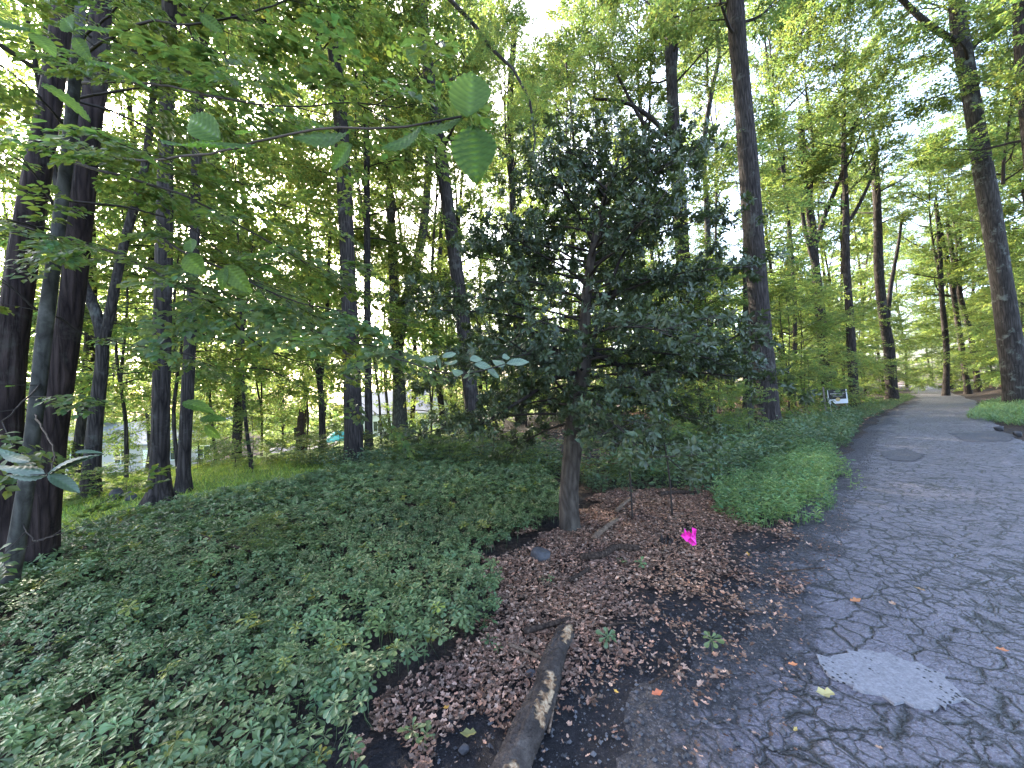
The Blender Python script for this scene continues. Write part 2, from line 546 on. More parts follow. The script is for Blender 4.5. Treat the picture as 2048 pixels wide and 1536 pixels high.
# log with shed bark
t = NT('log_bark')
co = t.coord()
n1 = t.noise(co, 7, 6, 0.7); n2 = t.noise(t.mapping(co, (20, 20, 20)), 2, 5)
bark = t.ramp(n1, [(0.3, (0.020, 0.016, 0.014)), (0.5, (0.060, 0.048, 0.042)), (0.7, (0.115, 0.094, 0.08))])
at = t.n('ShaderNodeAttribute', attribute_name='tint')
bare = t.ramp(n2, [(0.28, (0.10, 0.055, 0.03)), (0.45, (0.30, 0.18, 0.10)), (0.62, (0.46, 0.33, 0.21))])
c = t.mix(at.outputs['Color'], bare, bark)
M_LOG = t.done(t.bsdf(c, 0.9, 0.15, t.math('ADD', t.math('ADD', n1, n2), t.math('MULTIPLY', at.outputs['Fac'], 0.8)), 1.0, 0.02))
M_STICK = bark_mat('stick_bark', (0.018, 0.012, 0.010), (0.085, 0.058, 0.043), 20, 8)
M_STICK_PALE = bark_mat('stick_pale', (0.08, 0.052, 0.036), (0.25, 0.175, 0.125), 20, 8)
M_PINK = plain('flag_pink', (0.82, 0.03, 0.38), 0.55, 0.3, 0.04)
M_WIRE = plain('flag_wire', (0.12, 0.12, 0.12), 0.5, 0.5)
M_SIGN_BLACK = plain('sign_black', (0.012, 0.011, 0.011), 0.5, 0.4)
M_SIGN_WHITE = plain('sign_white', (0.60, 0.60, 0.62), 0.5, 0.4, 0.03)
M_SIGN_GREY = plain('sign_lettering', (0.32, 0.30, 0.27), 0.6, 0.3)
M_GOLD = plain('sign_gold', (0.42, 0.30, 0.13), 0.5, 0.4)
M_STAKE = plain('weathered_wood', (0.17, 0.145, 0.125), 0.9, 0.1, 0.35, 12)
M_METAL = plain('grey_metal', (0.35, 0.35, 0.36), 0.5, 0.4)
M_ROOF = plain('roof_shingle', (0.22, 0.225, 0.25), 0.9, 0.1, 0.25, 8)
M_SIDING = plain('white_siding', (0.78, 0.78, 0.77), 0.7, 0.2, 0.05)
M_GLASS = plain('window_glass', (0.03, 0.035, 0.045), 0.08, 0.7, 0.1)
M_TEAL = plain('teal_cover', (0.03, 0.34, 0.36), 0.5, 0.3, 0.25, 5)
M_PAVE = plain('pale_paving', (0.42, 0.40, 0.41), 0.9, 0.2, 0.2, 3)
t = NT('house_brick')
br = t.n('ShaderNodeTexBrick'); br.inputs['Scale'].default_value = 5.0
br.inputs['Color1'].default_value = (0.42, 0.20, 0.16, 1); br.inputs['Color2'].default_value = (0.50, 0.27, 0.22, 1); br.inputs['Mortar'].default_value = (0.45, 0.40, 0.37, 1)
t.l(t.mapping(t.coord(), (1, 1, 1)), br.inputs['Vector'])
M_BRICK = t.done(t.bsdf(br.outputs['Color'], 0.9, 0.1))

# ------------------------------------------------------------------ ground, road
def warp_axis(lo, hi, n, c=0.0, p=2.6):
    t = np.linspace(-1, 1, n)
    a = np.sign(t) * (np.abs(t) ** p * 0.985 + np.abs(t) * 0.015)
    return np.where(a < 0, c + a * (c - lo), c + a * (hi - c))


gx = warp_axis(-420, 420, 300, 1.0); gy = warp_axis(-420, 420, 300, 4.0)
GX, GY = np.meshgrid(gx, gy)
o_ = road_offset(GX.ravel(), GY.ravel()).reshape(GX.shape)
GZ = gz(GX, GY) - 0.045 * (1 - sstep(ROADW - 0.25, ROADW + 0.15, np.abs(o_)))
V = np.stack([GX, GY, GZ], -1).reshape(-1, 3)
i = np.arange(299)[:, None] * 300; j = np.arange(299)[None, :]
Q = np.stack([i + j, i + j + 1, i + 301 + j, i + 300 + j], -1).reshape(-1, 4)
obj('ground', mesh_np('ground', V, Q, M_GROUND, smooth=True), kind='structure')

# the lane: left edge broken away
RS = smooth_poly(ROADC, 40)
T = np.gradient(RS, axis=0); T /= np.linalg.norm(T, axis=1)[:, None]
Nr = np.stack([T[:, 1], -T[:, 0]], 1)
cols = 15
Vr = []
for k in range(len(RS)):
    eL = -ROADW + 0.10 * math.sin(k * 0.31) + 0.06 * math.sin(k * 0.83 + 1) + 0.05 * R0.uniform(-1, 1)
    eR = ROADW + 0.08 * math.sin(k * 0.27 + 2) + 0.05 * R0.uniform(-1, 1)
    for q in range(cols):
        f = q / (cols - 1)
        w = eL + (eR - eL) * f
        p = RS[k] + Nr[k] * w
        Vr.append((p[0], p[1], 0.012 - (0.05 if q in (0, cols - 1) else 0)))
Vr = np.array(Vr)
Vr[:, 2] += gz(Vr[:, 0], Vr[:, 1])
i = np.arange(len(RS) - 1)[:, None] * cols; j = np.arange(cols - 1)[None, :]
Q = np.stack([i + j, i + j + 1, i + cols + j + 1, i + cols + j], -1).reshape(-1, 4)
ew = np.tile(np.arange(cols) / (cols - 1) * 2 * ROADW, len(RS))
obj('road', mesh_np('road', Vr, Q[:, ::-1], M_ASPH, tint=np.repeat(ew[:, None], 3, 1), smooth=True), kind='structure')


def sheet(name, pxl, mat, dz, rag=0.012, seed=1, kind='structure', thick=0.0):
    """a thin ragged sheet laid on the ground inside a pixel outline"""
    g = np.random.default_rng(seed)
    C = pxpoly(pxl)
    pts = []
    for a, b in zip(C, np.roll(C, -1, 0)):
        k = max(2, int(np.linalg.norm(b - a) / 0.03))
        for q in range(k):
            pts.append(a + (b - a) * q / k + g.normal(size=2) * rag)
    pts = np.array(pts)
    mid = pts.mean(0)
    rings = [1.0, 0.985, 0.75, 0.5, 0.25]
    V, F = [], []
    n = len(pts)
    for ri, r in enumerate(rings):
        pp = mid + (pts - mid) * r
        zz = gz(pp[:, 0], pp[:, 1]) + (dz if ri else dz - thick)
        V.extend(zip(pp[:, 0], pp[:, 1], zz))
    for ri in range(len(rings) - 1):
        for q in range(n):
            a, b = ri * n + q, ri * n + (q + 1) % n
            F.append((a, b, b + n)); F.append((a, b + n, a + n))
    V.append((mid[0], mid[1], float(gz(*mid)) + dz))
    for q in range(n):
        F.append(((len(rings) - 1) * n + q, (len(rings) - 1) * n + (q + 1) % n, len(V) - 1))
    return obj(name, mesh_np(name, V, F, mat), kind=kind)


sheet('road_patch', [(1638, 1352), (1660, 1318), (1720, 1308), (1800, 1318), (1880, 1352), (1935, 1408), (1880, 1428), (1800, 1412), (1740, 1400), (1690, 1372)], M_PATCH, 0.024, 0.016, 3, thick=0.02)
sheet('road_patch', [(1898, 868), (1990, 862), (2030, 872), (2020, 884), (1930, 884)], M_PATCH_DARK, 0.019, 0.02, 4)
sheet('road_patch', [(1760, 905), (1810, 898), (1850, 912), (1825, 925), (1775, 921)], M_PATCH_DARK, 0.019, 0.03, 5)
sheet('dirt_verge', [(720, 1660), (730, 1500), (900, 1390), (1010, 1345), (1150, 1280), (1330, 1220), (1440, 1180), (1520, 1120), (1560, 1085), (1600, 1080), (1590, 1120), (1580, 1170), (1600, 1230), (1580, 1300), (1530, 1380), (1440, 1470), (1300, 1600), (1100, 1800), (800, 1800)], M_DIRT, 0.004, 0.03, 6, thick=0.03)

# ------------------------------------------------------------------ crowns
def spray_template(seed, nmain=11, side=5):
    g = np.random.default_rng(seed)
    pos, d = [], []
    for k in range(nmain):
        t_ = (k + 0.6) / nmain
        s = 1 if k % 2 else -1
        if k % 2 == 0 or side == 0:
            pos.append((t_, 0.0, 0)); a = s * g.uniform(0.6, 1.1); d.append((math.cos(a), math.sin(a), 0))
        if side and 1 < k < nmain - 1:
            ll = 0.42 * (1 - 0.6 * t_)
            a = s * g.uniform(0.6, 0.95)
            for q in range(side):
                f = (q + 0.7) / side
                b = a + (1 if q % 2 else -1) * g.uniform(0.5, 0.9)
                pos.append((t_ + ll * f * math.cos(a), ll * f * math.sin(a), 0)); d.append((math.cos(b), math.sin(b), 0))
    pos.append((1, 0, 0)); d.append((1, 0, 0))
    pos = np.array(pos); d = np.array(d)
    pos[:, 2] += g.normal(size=len(pos)) * 0.03 - 0.12 * pos[:, 0] ** 2
    return pos, d


SPRAYS = [spray_template(s) for s in range(6)]


def put_sprays(soup, O, D, Nn, S, g, leafL, wr=0.6, tm=LEAF2, tamp=0.2, jit=0.3, droop=0.15, mat=0, dens=0.88):
    O, D, Nn, S = map(np.array, (O, D, Nn, S))
    D = norm(D); Bn = norm(np.cross(Nn, D)); Nn = np.cross(D, Bn)
    which = g.integers(0, len(SPRAYS), len(O))
    for w in range(len(SPRAYS)):
        m = which == w
        if not m.any(): continue
        tp, td = SPRAYS[w]
        o, d, b, n, s = O[m], D[m], Bn[m], Nn[m], S[m]
        pos = o[:, None] + s[:, None, None] * (tp[None, :, 0:1] * d[:, None] + tp[None, :, 1:2] * b[:, None] + tp[None, :, 2:3] * n[:, None])
        dr = td[None, :, 0:1] * d[:, None] + td[None, :, 1:2] * b[:, None]
        K = pos.shape[1]
        pos = pos.reshape(-1, 3); dr = dr.reshape(-1, 3)
        nn = np.repeat(n, K, 0) + jit * g.normal(size=pos.shape)
        dr = norm(dr) + jit * 0.6 * g.normal(size=pos.shape); dr[:, 2] -= droop
        N_ = len(pos)
        keep = g.random(N_) < dens
        ti = tints(g, N_, tamp) * np.repeat(tints(g, len(o), 0.14, 0.06), K, 0)
        L = leafL * g.uniform(0.65, 1.25, N_)
        V, F, C = leaf_soup(pos[keep], dr[keep], nn[keep], L[keep], (L * wr * g.uniform(0.85, 1.15, N_))[keep], tm, ti[keep])
        soup.add(V, F, C, mat)
        # the twig itself
    return soup


def crown(name, seed, kind):
    g = np.random.default_rng(seed)
    sp = Soup()
    O, D, N_, S = [], [], [], []
    if kind == 'canopy':
        H, R, nl, ns, nsp, leafL, base_r, spl, mat = 12.0, 4.3, 17, 7, 6, 0.135, 0.085, 0.95, M_CANOPY
    elif kind == 'under':
        H, R, nl, ns, nsp, leafL, base_r, spl, mat = 7.0, 2.7, 22, 6, 5, 0.105, 0.035, 0.80, M_UNDER
    elif kind == 'sapling':
        H, R, nl, ns, nsp, leafL, base_r, spl, mat = 2.4, 1.15, 12, 3, 3, 0.085, 0.012, 0.55, M_UNDER
    else:
        H, R, nl, ns, nsp, leafL, base_r, spl, mat = 15.0, 5.0, 15, 6, 5, 0.27, 0.10, 1.5, M_FAR
    lean = g.normal(size=2) * 0.03 * H
    lead = np.array([(lean[0] * f ** 1.5 + 0.06 * H * 0.3 * math.sin(f * 6 + seed), lean[1] * f ** 1.5, H * f) for f in np.linspace(0, 0.97, 9)])
    lead[:, :2] -= lead[0, :2]
    V, F = tube(lead, np.linspace(base_r * 1.15, 0.01, 9), 7); sp.add(V, F, mat=1)
    az = g.random() * 6.28
    for i_ in range(nl):
        f = (i_ + 0.4 * g.random()) / nl
        az += 2.4 + 0.5 * g.normal()
        z0 = f * 0.94 * H
        if kind == 'canopy' or kind == 'far':
            prof = (0.55 + 0.9 * f) if f < 0.45 else (0.95 * math.sqrt(max(0.04, 1 - ((f - 0.45) / 0.6) ** 2)))
            pit = math.radians(20 + 45 * f + 8 * g.normal())
        else:
            prof = 0.75 + 0.4 * math.sin(f * 3.0) if f < 0.5 else 1.15 * (1 - ((f - 0.45) / 0.62) ** 1.5)
            prof = max(prof, 0.18)
            pit = math.radians(12 + 32 * f + 7 * g.normal())
        L = R * prof * g.uniform(0.75, 1.2)
        p = np.array([np.interp(z0, lead[:, 2], lead[:, k]) for k in range(3)])
        pts = [p.copy()]
        a, pi_ = az, pit
        nseg = 6
        for q in range(nseg):
            a += 0.16 * g.normal(); pi_ += (0.05 if kind in ('canopy', 'far') else -0.09) + 0.09 * g.normal()
            p = p + L / nseg * np.array([math.cos(a) * math.cos(pi_), math.sin(a) * math.cos(pi_), math.sin(pi_)])
            pts.append(p.copy())
        pts = np.array(pts)
        r0 = base_r * (0.75 - 0.5 * f)
        V, F = tube(pts, np.linspace(r0, 0.008, nseg + 1), 5, cap=False); sp.add(V, F, mat=1)
        for sidx in range(ns):
            tt = 0.22 + 0.78 * (sidx + g.random()) / ns
            k = min(int(tt * nseg), nseg - 1); fr = tt * nseg - k
            b = pts[k] * (1 - fr) + pts[k + 1] * fr
            dd = norm(pts[k + 1] - pts[k])
            sg = 1 if sidx % 2 else -1
            aa = math.atan2(dd[1], dd[0]) + sg * g.uniform(0.5, 1.15)
            pp = math.asin(np.clip(dd[2], -1, 1)) * 0.5 + 0.22 * g.normal()
            d2 = np.array([math.cos(aa) * math.cos(pp), math.sin(aa) * math.cos(pp), math.sin(pp)])
            l2 = L * g.uniform(0.22, 0.42)
            e = b + d2 * l2; e[2] += 0.02 * g.normal() * l2
            V, F = tube(np.array([b, (b + e) / 2 + 0.04 * l2 * g.normal(size=3), e]), (r0 * 0.3 + 0.004, r0 * 0.2 + 0.003, 0.003), 3, cap=False); sp.add(V, F, mat=1)
            for q in range(nsp):
                ft = (q + g.random()) / nsp
                o = b + (e - b) * ft
                a3 = aa + (1 if q % 2 else -1) * g.uniform(0.2, 1.0)
                p3 = pp + 0.25 * g.normal() - 0.08
                O.append(o + 0.08 * g.normal(size=3) * spl)
                D.append((math.cos(a3) * math.cos(p3), math.sin(a3) * math.cos(p3), math.sin(p3)))
                N_.append((0.32 * g.normal(), 0.32 * g.normal(), 1)); S.append(spl * g.uniform(0.6, 1.15))
    for q in range(ns * 3):
        O.append(lead[-1] + g.normal(size=3) * 0.05 * H * np.array([.5, .5, 1])); a3 = g.random() * 6.28
        D.append((math.cos(a3), math.sin(a3), g.uniform(0, 1.2))); N_.append((0, 0, 1)); S.append(spl * 0.8)
    put_sprays(sp, O, D, N_, S, g, leafL, jit=0.38, dens=0.66)
    return sp.mesh(name, [mat, M_TWIG])


CROWNS = {k: [crown(k + '_crown', 10 * i_ + len(k) + s, k) for s in range(n)] for i_, (k, n) in enumerate((('canopy', 4), ('under', 4), ('sapling', 3), ('far', 3)))}


def add_crown(parent, kind, idx, loc, scale=1.0, rz=0.0, sz=None):
    c = obj('crown', CROWNS[kind][idx % len(CROWNS[kind])], parent, kind='stuff')
    c.location = Vector(loc) - parent.location
    c.rotation_euler = (0, 0, rz)
    c.scale = (scale, scale, sz or scale)
    return c


def resample(P, n):
    P = np.asarray(P, float)
    S = smooth_poly(P, 12)
    s = np.concatenate([[0], np.cumsum(np.linalg.norm(np.diff(S, axis=0), axis=1))])
    q = np.linspace(0, s[-1], n)
    return np.stack([np.interp(q, s, S[:, k]) for k in range(3)], 1), q / s[-1]


TREES = {}


def tree(name, label, base, ups, w0, w1, mat=M_BARK, top=None, crowns=(), limbs=(), flare=0.35, sides=20, ridge=0.02, seed=0, Y=None, group=None, cat='tree', rings=46):
    """base pixel on the ground, pixels further up the stem; widths in pixels at base and at the last pixel; top = metres of stem beyond it"""
    if Y is None:
        b = gp(*base)
    else:
        b = pt(base[0], base[1], Y); b[2] = float(gz(b[0], b[1]))
    Yd = b[1]
    P = [b - np.array([0, 0, 0.25])] + [b] + [pt(x, y, Yd) for x, y in ups]
    r0, r1 = px_r(w0, b), px_r(w1, P[-1])
    ztop_px = P[-1][2]
    if top and top > P[-1][2]:
        d = norm(P[-1] - P[-2]); d = norm(d + np.array([0, 0, 0.6]))
        P.append(P[-1] + d * (top - P[-1][2]) / d[2])
    Ps, f = resample(P, rings)
    zz = Ps[:, 2]
    rad = np.interp(zz, [b[2], ztop_px], [r0, r1])
    rad = np.where(zz > ztop_px, r1 * np.clip(1 - 0.75 * (zz - ztop_px) / max(zz[-1] - ztop_px, 0.1), 0.12, 1), rad)
    rad = rad * (1 + flare * np.exp(-(zz - b[2]).clip(0) / (r0 * 1.6 + 0.05)))
    root = empty(name, b, label, cat, group)
    V, F = tube(Ps - b, rad, sides, ridge, seed)
    if flare > 0.45:                       # buttress roots
        zr = V[:, 2]; ang_ = np.arctan2(V[:, 1], V[:, 0])
        k_ = 1 + 0.28 * np.exp(-zr.clip(0) / (r0 * 1.3)) * np.sin(5 * ang_ + seed)
        V[:, 0] *= k_; V[:, 1] *= k_
    obj('trunk', mesh_np('trunk', V, F, mat, smooth=True), root)
    for lp in limbs:
        pxs, lw0, lw1 = lp[0], lp[1], lp[2]
        lY = lp[3] if len(lp) > 3 else [Yd] * len(pxs)
        LP = [pt(x, y, yy) for (x, y), yy in zip(pxs, lY)]
        LS, lf = resample(LP, 16)
        V, F = tube(LS - b, np.linspace(px_r(lw0, LP[0]), px_r(lw1, LP[-1]), 16), 10, 0.02, seed + 3)
        obj('limb', mesh_np('limb', V, F, mat, smooth=True), root)
    for c in crowns:
        kind, idx, z, sc, rz = c[:5]
        k = np.argmin(np.abs(zz - z))
        off = np.array(c[5]) if len(c) > 5 else np.zeros(3)
        add_crown(root, kind, idx, Ps[k] + off, sc, rz)
    TREES[name + str(len(TREES))] = (root, b, Ps)
    return root, b, Ps


# ---- the trees one can tell apart
tree('twin_stem_tree', 'large dark tree with two stems at the left edge, reddish bark at its foot', (78, 1150), [(102, 900), (145, 600), (180, 250), (202, 0)], 70, 46, M_BARK_RED, 15,
     [('canopy', 0, 8.5, 1.0, 0.3)], limbs=[([(40, 1230), (8, 900), (40, 560), (92, 250), (130, 0), (150, -200)], 86, 40, [3.6, 3.5, 3.6, 3.7, 3.8, 3.9])], seed=1, sides=26, rings=60)
tree('ivy_clad_tree', 'dark tree forking low, its trunk clad in ivy, behind the twin stems', (180, 995), [(190, 850), (205, 700), (190, 620), (165, 560), (120, 400)], 42, 17, M_BARK, 13,
     [('canopy', 1, 7.5, 0.9, 1.0)], limbs=[([(205, 700), (225, 600), (250, 480), (290, 330), (310, 150)], 25, 15)], seed=2)
tree('flared_root_tree', 'straight dark tree with flared roots beside the lawn, sun glinting at its right', (318, 1018), [(322, 800), (328, 500), (333, 250), (340, 0)], 42, 30, M_BARK, 15,
     [('canopy', 2, 8, 1.0, 2.0)], flare=1.15, seed=3, sides=28, rings=60)
tree('lawn_tree', 'slimmer dark tree close behind the flared root tree, by the lawn', (366, 985), [(374, 800), (387, 540), (394, 300), (402, 100)], 29, 18, M_BARK, 14,
     [('canopy', 3, 8, 0.95, 3.0)], seed=4, flare=0.5)
tree('knotted_tree', 'tall dark straight tree at the far edge of the ground cover, knot near the top', (708, 930), [(702, 700), (690, 400), (678, 200), (668, 90), (672, 40), (664, 0)], 37, 26, M_BARK, 17,
     [('canopy', 0, 8.5, 1.0, 4.0)], limbs=[([(662, 90), (640, 60), (610, 20), (570, -60)], 18, 10), ([(668, -120), (760, -110), (850, -50), (905, 5), (945, 45), (985, 100), (1045, 160), (1065, 230), (1070, 290), (1058, 370)], 13, 3, [10, 9, 8, 7.2, 6.8, 6.4, 6, 5.8, 5.7, 5.6])], seed=5)
tree('thin_straight_tree', 'thin dark vertical tree just right of the knotted tree', (737, 880), [(735, 600), (733, 300), (730, 50)], 16, 11, M_BARK, 13, [('under', 0, 7.0, 1.0, 0.5)], seed=6, sides=12, Y=12.5)
tree('forked_thin_tree', 'thin forked tree between the broken snag and the knotted tree', (645, 880), [(642, 790), (634, 720), (624, 640), (615, 480)], 15, 8, M_BARK, 10, [('under', 1, 4.0, 1.0, 1.5)],
     limbs=[([(641, 760), (650, 700), (655, 600), (660, 460)], 9, 6)], seed=7, sides=12, Y=14)
tree('pale_forked_tree', 'pale grey tree forking against the bright sky, right of the knotted tree', (800, 850), [(797, 740), (790, 640), (788, 560), (780, 400)], 30, 16, M_BARK_GREY, 15, [('canopy', 1, 8.5, 0.9, 2.2)],
     limbs=[([(797, 690), (808, 620), (830, 540), (850, 430), (862, 250)], 24, 12)], seed=8, Y=16)
tree('leaning_tree', 'dark tree leaning left behind the evergreen, left of the centre', (950, 860), [(930, 680), (905, 480), (875, 270), (850, 100), (838, 0)], 31, 21, M_BARK, 17, [('canopy', 2, 9.5, 1.0, 5.2)], seed=9, Y=13)
tree('slim_canopy_tree', 'slim distant tree seen above the evergreen, left of centre top', (1040, 840), [(1025, 400), (1020, 200), (1030, 60)], 18, 12, M_BARK, 18, [('canopy', 3, 12, 0.9, 0.9)], seed=10, Y=20, sides=12)
tree('backlit_tall_tree', 'tall backlit tree with spreading limbs above the evergreen, against bright sky', (1385, 850), [(1365, 500), (1350, 280), (1342, 130), (1335, 0)], 36, 20, M_BARK, 21, [('canopy', 0, 15.5, 0.95, 1.1)],
     limbs=[([(1340, 275), (1300, 235), (1250, 205), (1190, 198)], 12, 5), ([(1345, 290), (1290, 250), (1240, 160), (1215, 110)], 10, 4), ([(1347, 150), (1358, 70), (1385, 20), (1400, -40)], 11, 7)], seed=11, Y=17)
tree('crooked_slim_tree', 'slim crooked tree in the bright gap left of the straight roadside trunk', (1425, 850), [(1415, 450), (1408, 300), (1422, 190), (1438, 100), (1418, 0)], 16, 8, M_BARK_LICH, 22, [('canopy', 1, 17, 0.7, 3.3)], seed=12, Y=20, sides=12)
tree('straight_roadside_tree', 'big bare straight trunk behind the ground cover, nearest left of the road', (1538, 872), [(1525, 700), (1508, 480), (1490, 250), (1475, 80), (1470, 0)], 47, 37, M_BARK, 20, [('canopy', 2, 12.5, 1.0, 0.2)], seed=13, sides=26, rings=60, Y=11.5)
tree('stub_tree', 'pale trunk half hidden right behind the straight roadside trunk', (1503, 850), [(1500, 760), (1498, 640)], 34, 26, M_BARK_GREY, 10, [('under', 2, 5.5, 1.0, 3.9)], seed=14, Y=15)
tree('spreading_fork_tree', 'dark forked tree with limbs spreading up in a wide V, left of the road', (1655, 800), [(1640, 620), (1630, 520), (1622, 440), (1612, 360), (1600, 230)], 26, 12, M_BARK, 18, [('canopy', 3, 12, 1.0, 2.7)],
     limbs=[([(1628, 500), (1650, 430), (1690, 330), (1710, 250)], 13, 7), ([(1632, 540), (1612, 470), (1605, 420), (1608, 370)], 12, 7)], seed=15, Y=22)
tree('curved_limb_tree', 'dark slender tree behind the sale sign with a limb curving right', (1708, 802), [(1700, 640), (1692, 520), (1692, 420), (1688, 300)], 22, 12, M_BARK, 17, [('canopy', 0, 11.5, 0.95, 4.1)],
     limbs=[([(1692, 450), (1715, 415), (1745, 350), (1755, 300)], 10, 6)], seed=16, Y=21)
tree('twisted_roadside_tree', 'dark twisted tree with a second stem, where the road meets the wood on the left', (1783, 790), [(1778, 700), (1765, 620), (1757, 530), (1755, 430), (1748, 300)], 26, 16, M_BARK, 19, [('canopy', 1, 12, 1.0, 5.0)],
     limbs=[([(1775, 640), (1782, 570), (1795, 500), (1805, 430)], 12, 6)], seed=17, Y=25)
for k_, (bx, ups, idx, lab) in enumerate(((1890, [(1893, 700), (1884, 600), (1878, 480)], 2, 'leftmost of three dark trunks on the right bank beyond the bend'),
                                          (1935, [(1918, 660), (1902, 560), (1876, 440)], 3, 'middle of three dark trunks on the right bank, leaning left'),
                                          (1957, [(1943, 680), (1920, 590), (1900, 480)], 0, 'rightmost of three dark trunks on the right bank, nearest the big leaning tree'))):
    tree('bank_tree', lab, (bx, 772), ups, 15, 11, M_BARK, 16, [('canopy', idx, 8, 1.0, k_ * 2.0)], seed=20 + k_, Y=29 + k_, group='three trunks on the right bank', sides=12)
tree('leaning_bank_tree', 'big lichen-marked tree leaning left over the road on the right bank', (2036, 802), [(2015, 650), (1990, 480), (1960, 300), (1938, 170), (1916, 40), (1912, -60)], 56, 36, M_BARK_LICH, 22, [('canopy', 1, 15, 1.05, 0.7), ('canopy', 2, 10.5, 0.7, 2.0, (1.5, 0.5, 0))],
     limbs=[([(1920, 85), (1880, 65), (1835, 30), (1795, -10), (1740, -60)], 20, 11)], seed=24, sides=24, rings=60, Y=17)
tree('edge_trunk_tree', 'dark trunk cut by the right edge of the picture', (2140, 800), [(2100, 550), (2062, 300), (2045, 120), (2040, 0)], 50, 34, M_BARK, 20, [('canopy', 3, 11, 1.0, 1.7)], seed=25, Y=15)

# broken snag
b = gp(602, 905)
P = [b - [0, 0, .2], b, pt(600, 870, b[1]), pt(603, 835, b[1]), pt(600, 815, b[1])]
Ps, f = resample(P, 24)
root = empty('broken_snag', b, 'short broken dead trunk standing by the lawn', 'snag')
rad = np.interp(f, [0, .3, .8, 0.9, 1], np.array([1.15, 1, 0.95, 0.6, 0.15]) * px_r(17, b))
V, F = tube(Ps - b, rad, 14, 0.06, 5)
obj('trunk', mesh_np('trunk', V, F, M_STICK, smooth=True), root)
LS, _ = resample([pt(598, 880, b[1] - .02), pt(592, 868, b[1] - .05), pt(590, 855, b[1] - .05)], 8)
V, F = tube(LS - b, np.linspace(px_r(9, b), px_r(6, b), 8), 8, 0.05, 4)
obj('stub', mesh_np('stub', V, F, M_BARK, smooth=True), root)

# ------------------------------------------------------------------ the slim beech at the left and its overhanging branches
def big_leaf(base, tip, side, W, mat, parent, org, corr=0.025, curl=0.12, fold=0.12, seed=0, tint=(1, 1, 1), label=None):
    """one large leaf with a folded midrib and corrugated veins; base, tip: points; side: rough direction across the blade"""
    g = np.random.default_rng(seed)
    base, tip = np.asarray(base, float), np.asarray(tip, float)
    ax = tip - base; L = np.linalg.norm(ax); ax = ax / L
    side = np.asarray(side, float); side = norm(side - ax * (side @ ax)); n = np.cross(ax, side)
    nu, nv = 55, 9
    us = np.linspace(0, 1, nu); vs_ = np.linspace(-1, 1, nv)
    V = []
    for u_ in us:
        w = W / 2 * (math.sin(math.pi * min(u_, 1) ** 0.82) ** 0.85 if 0 < u_ < 1 else 0.0) * (1 + 0.02 * math.sin(u_ * 60))
        for v_ in vs_:
            ph = (u_ * 9.0 - abs(v_) * 1.6) * 2 * math.pi
            h = fold * abs(v_) * w * 2 + corr * L * math.sin(ph) * min(abs(v_) * 3, 1) * (1 - 0.3 * abs(v_)) - curl * L * u_ * u_ + 0.03 * L * math.sin(u_ * 5 + v_ + seed)
            V.append(base + ax * (u_ * L) + side * (v_ * w) + n * h)
    V = np.array(V) - org
    i = np.arange(nu - 1)[:, None] * nv; j = np.arange(nv - 1)[None, :]
    Q = np.stack([i + j, i + j + 1, i + nv + j + 1, i + nv + j], -1).reshape(-1, 4)
    ti = np.broadcast_to(np.asarray(tint, float), (len(V), 3)).copy()
    mid = np.abs(np.tile(vs_, nu)) < 0.05
    ti[mid] *= 1.3
    vn = np.sin((np.repeat(us, nv) * 9.0 - np.abs(np.tile(vs_, nu)) * 1.6) * 2 * math.pi)
    ti *= (1 + 0.2 * vn)[:, None] * (1 + 0.1 * np.sin(V[:, 0:1] * 140 + seed) * np.sin(V[:, 2:3] * 170))
    ti *= (0.85 + 0.3 * np.repeat(us, nv))[:, None]
    return obj('leaf', mesh_np('leaf', V, Q, mat, tint=ti, smooth=True), parent)


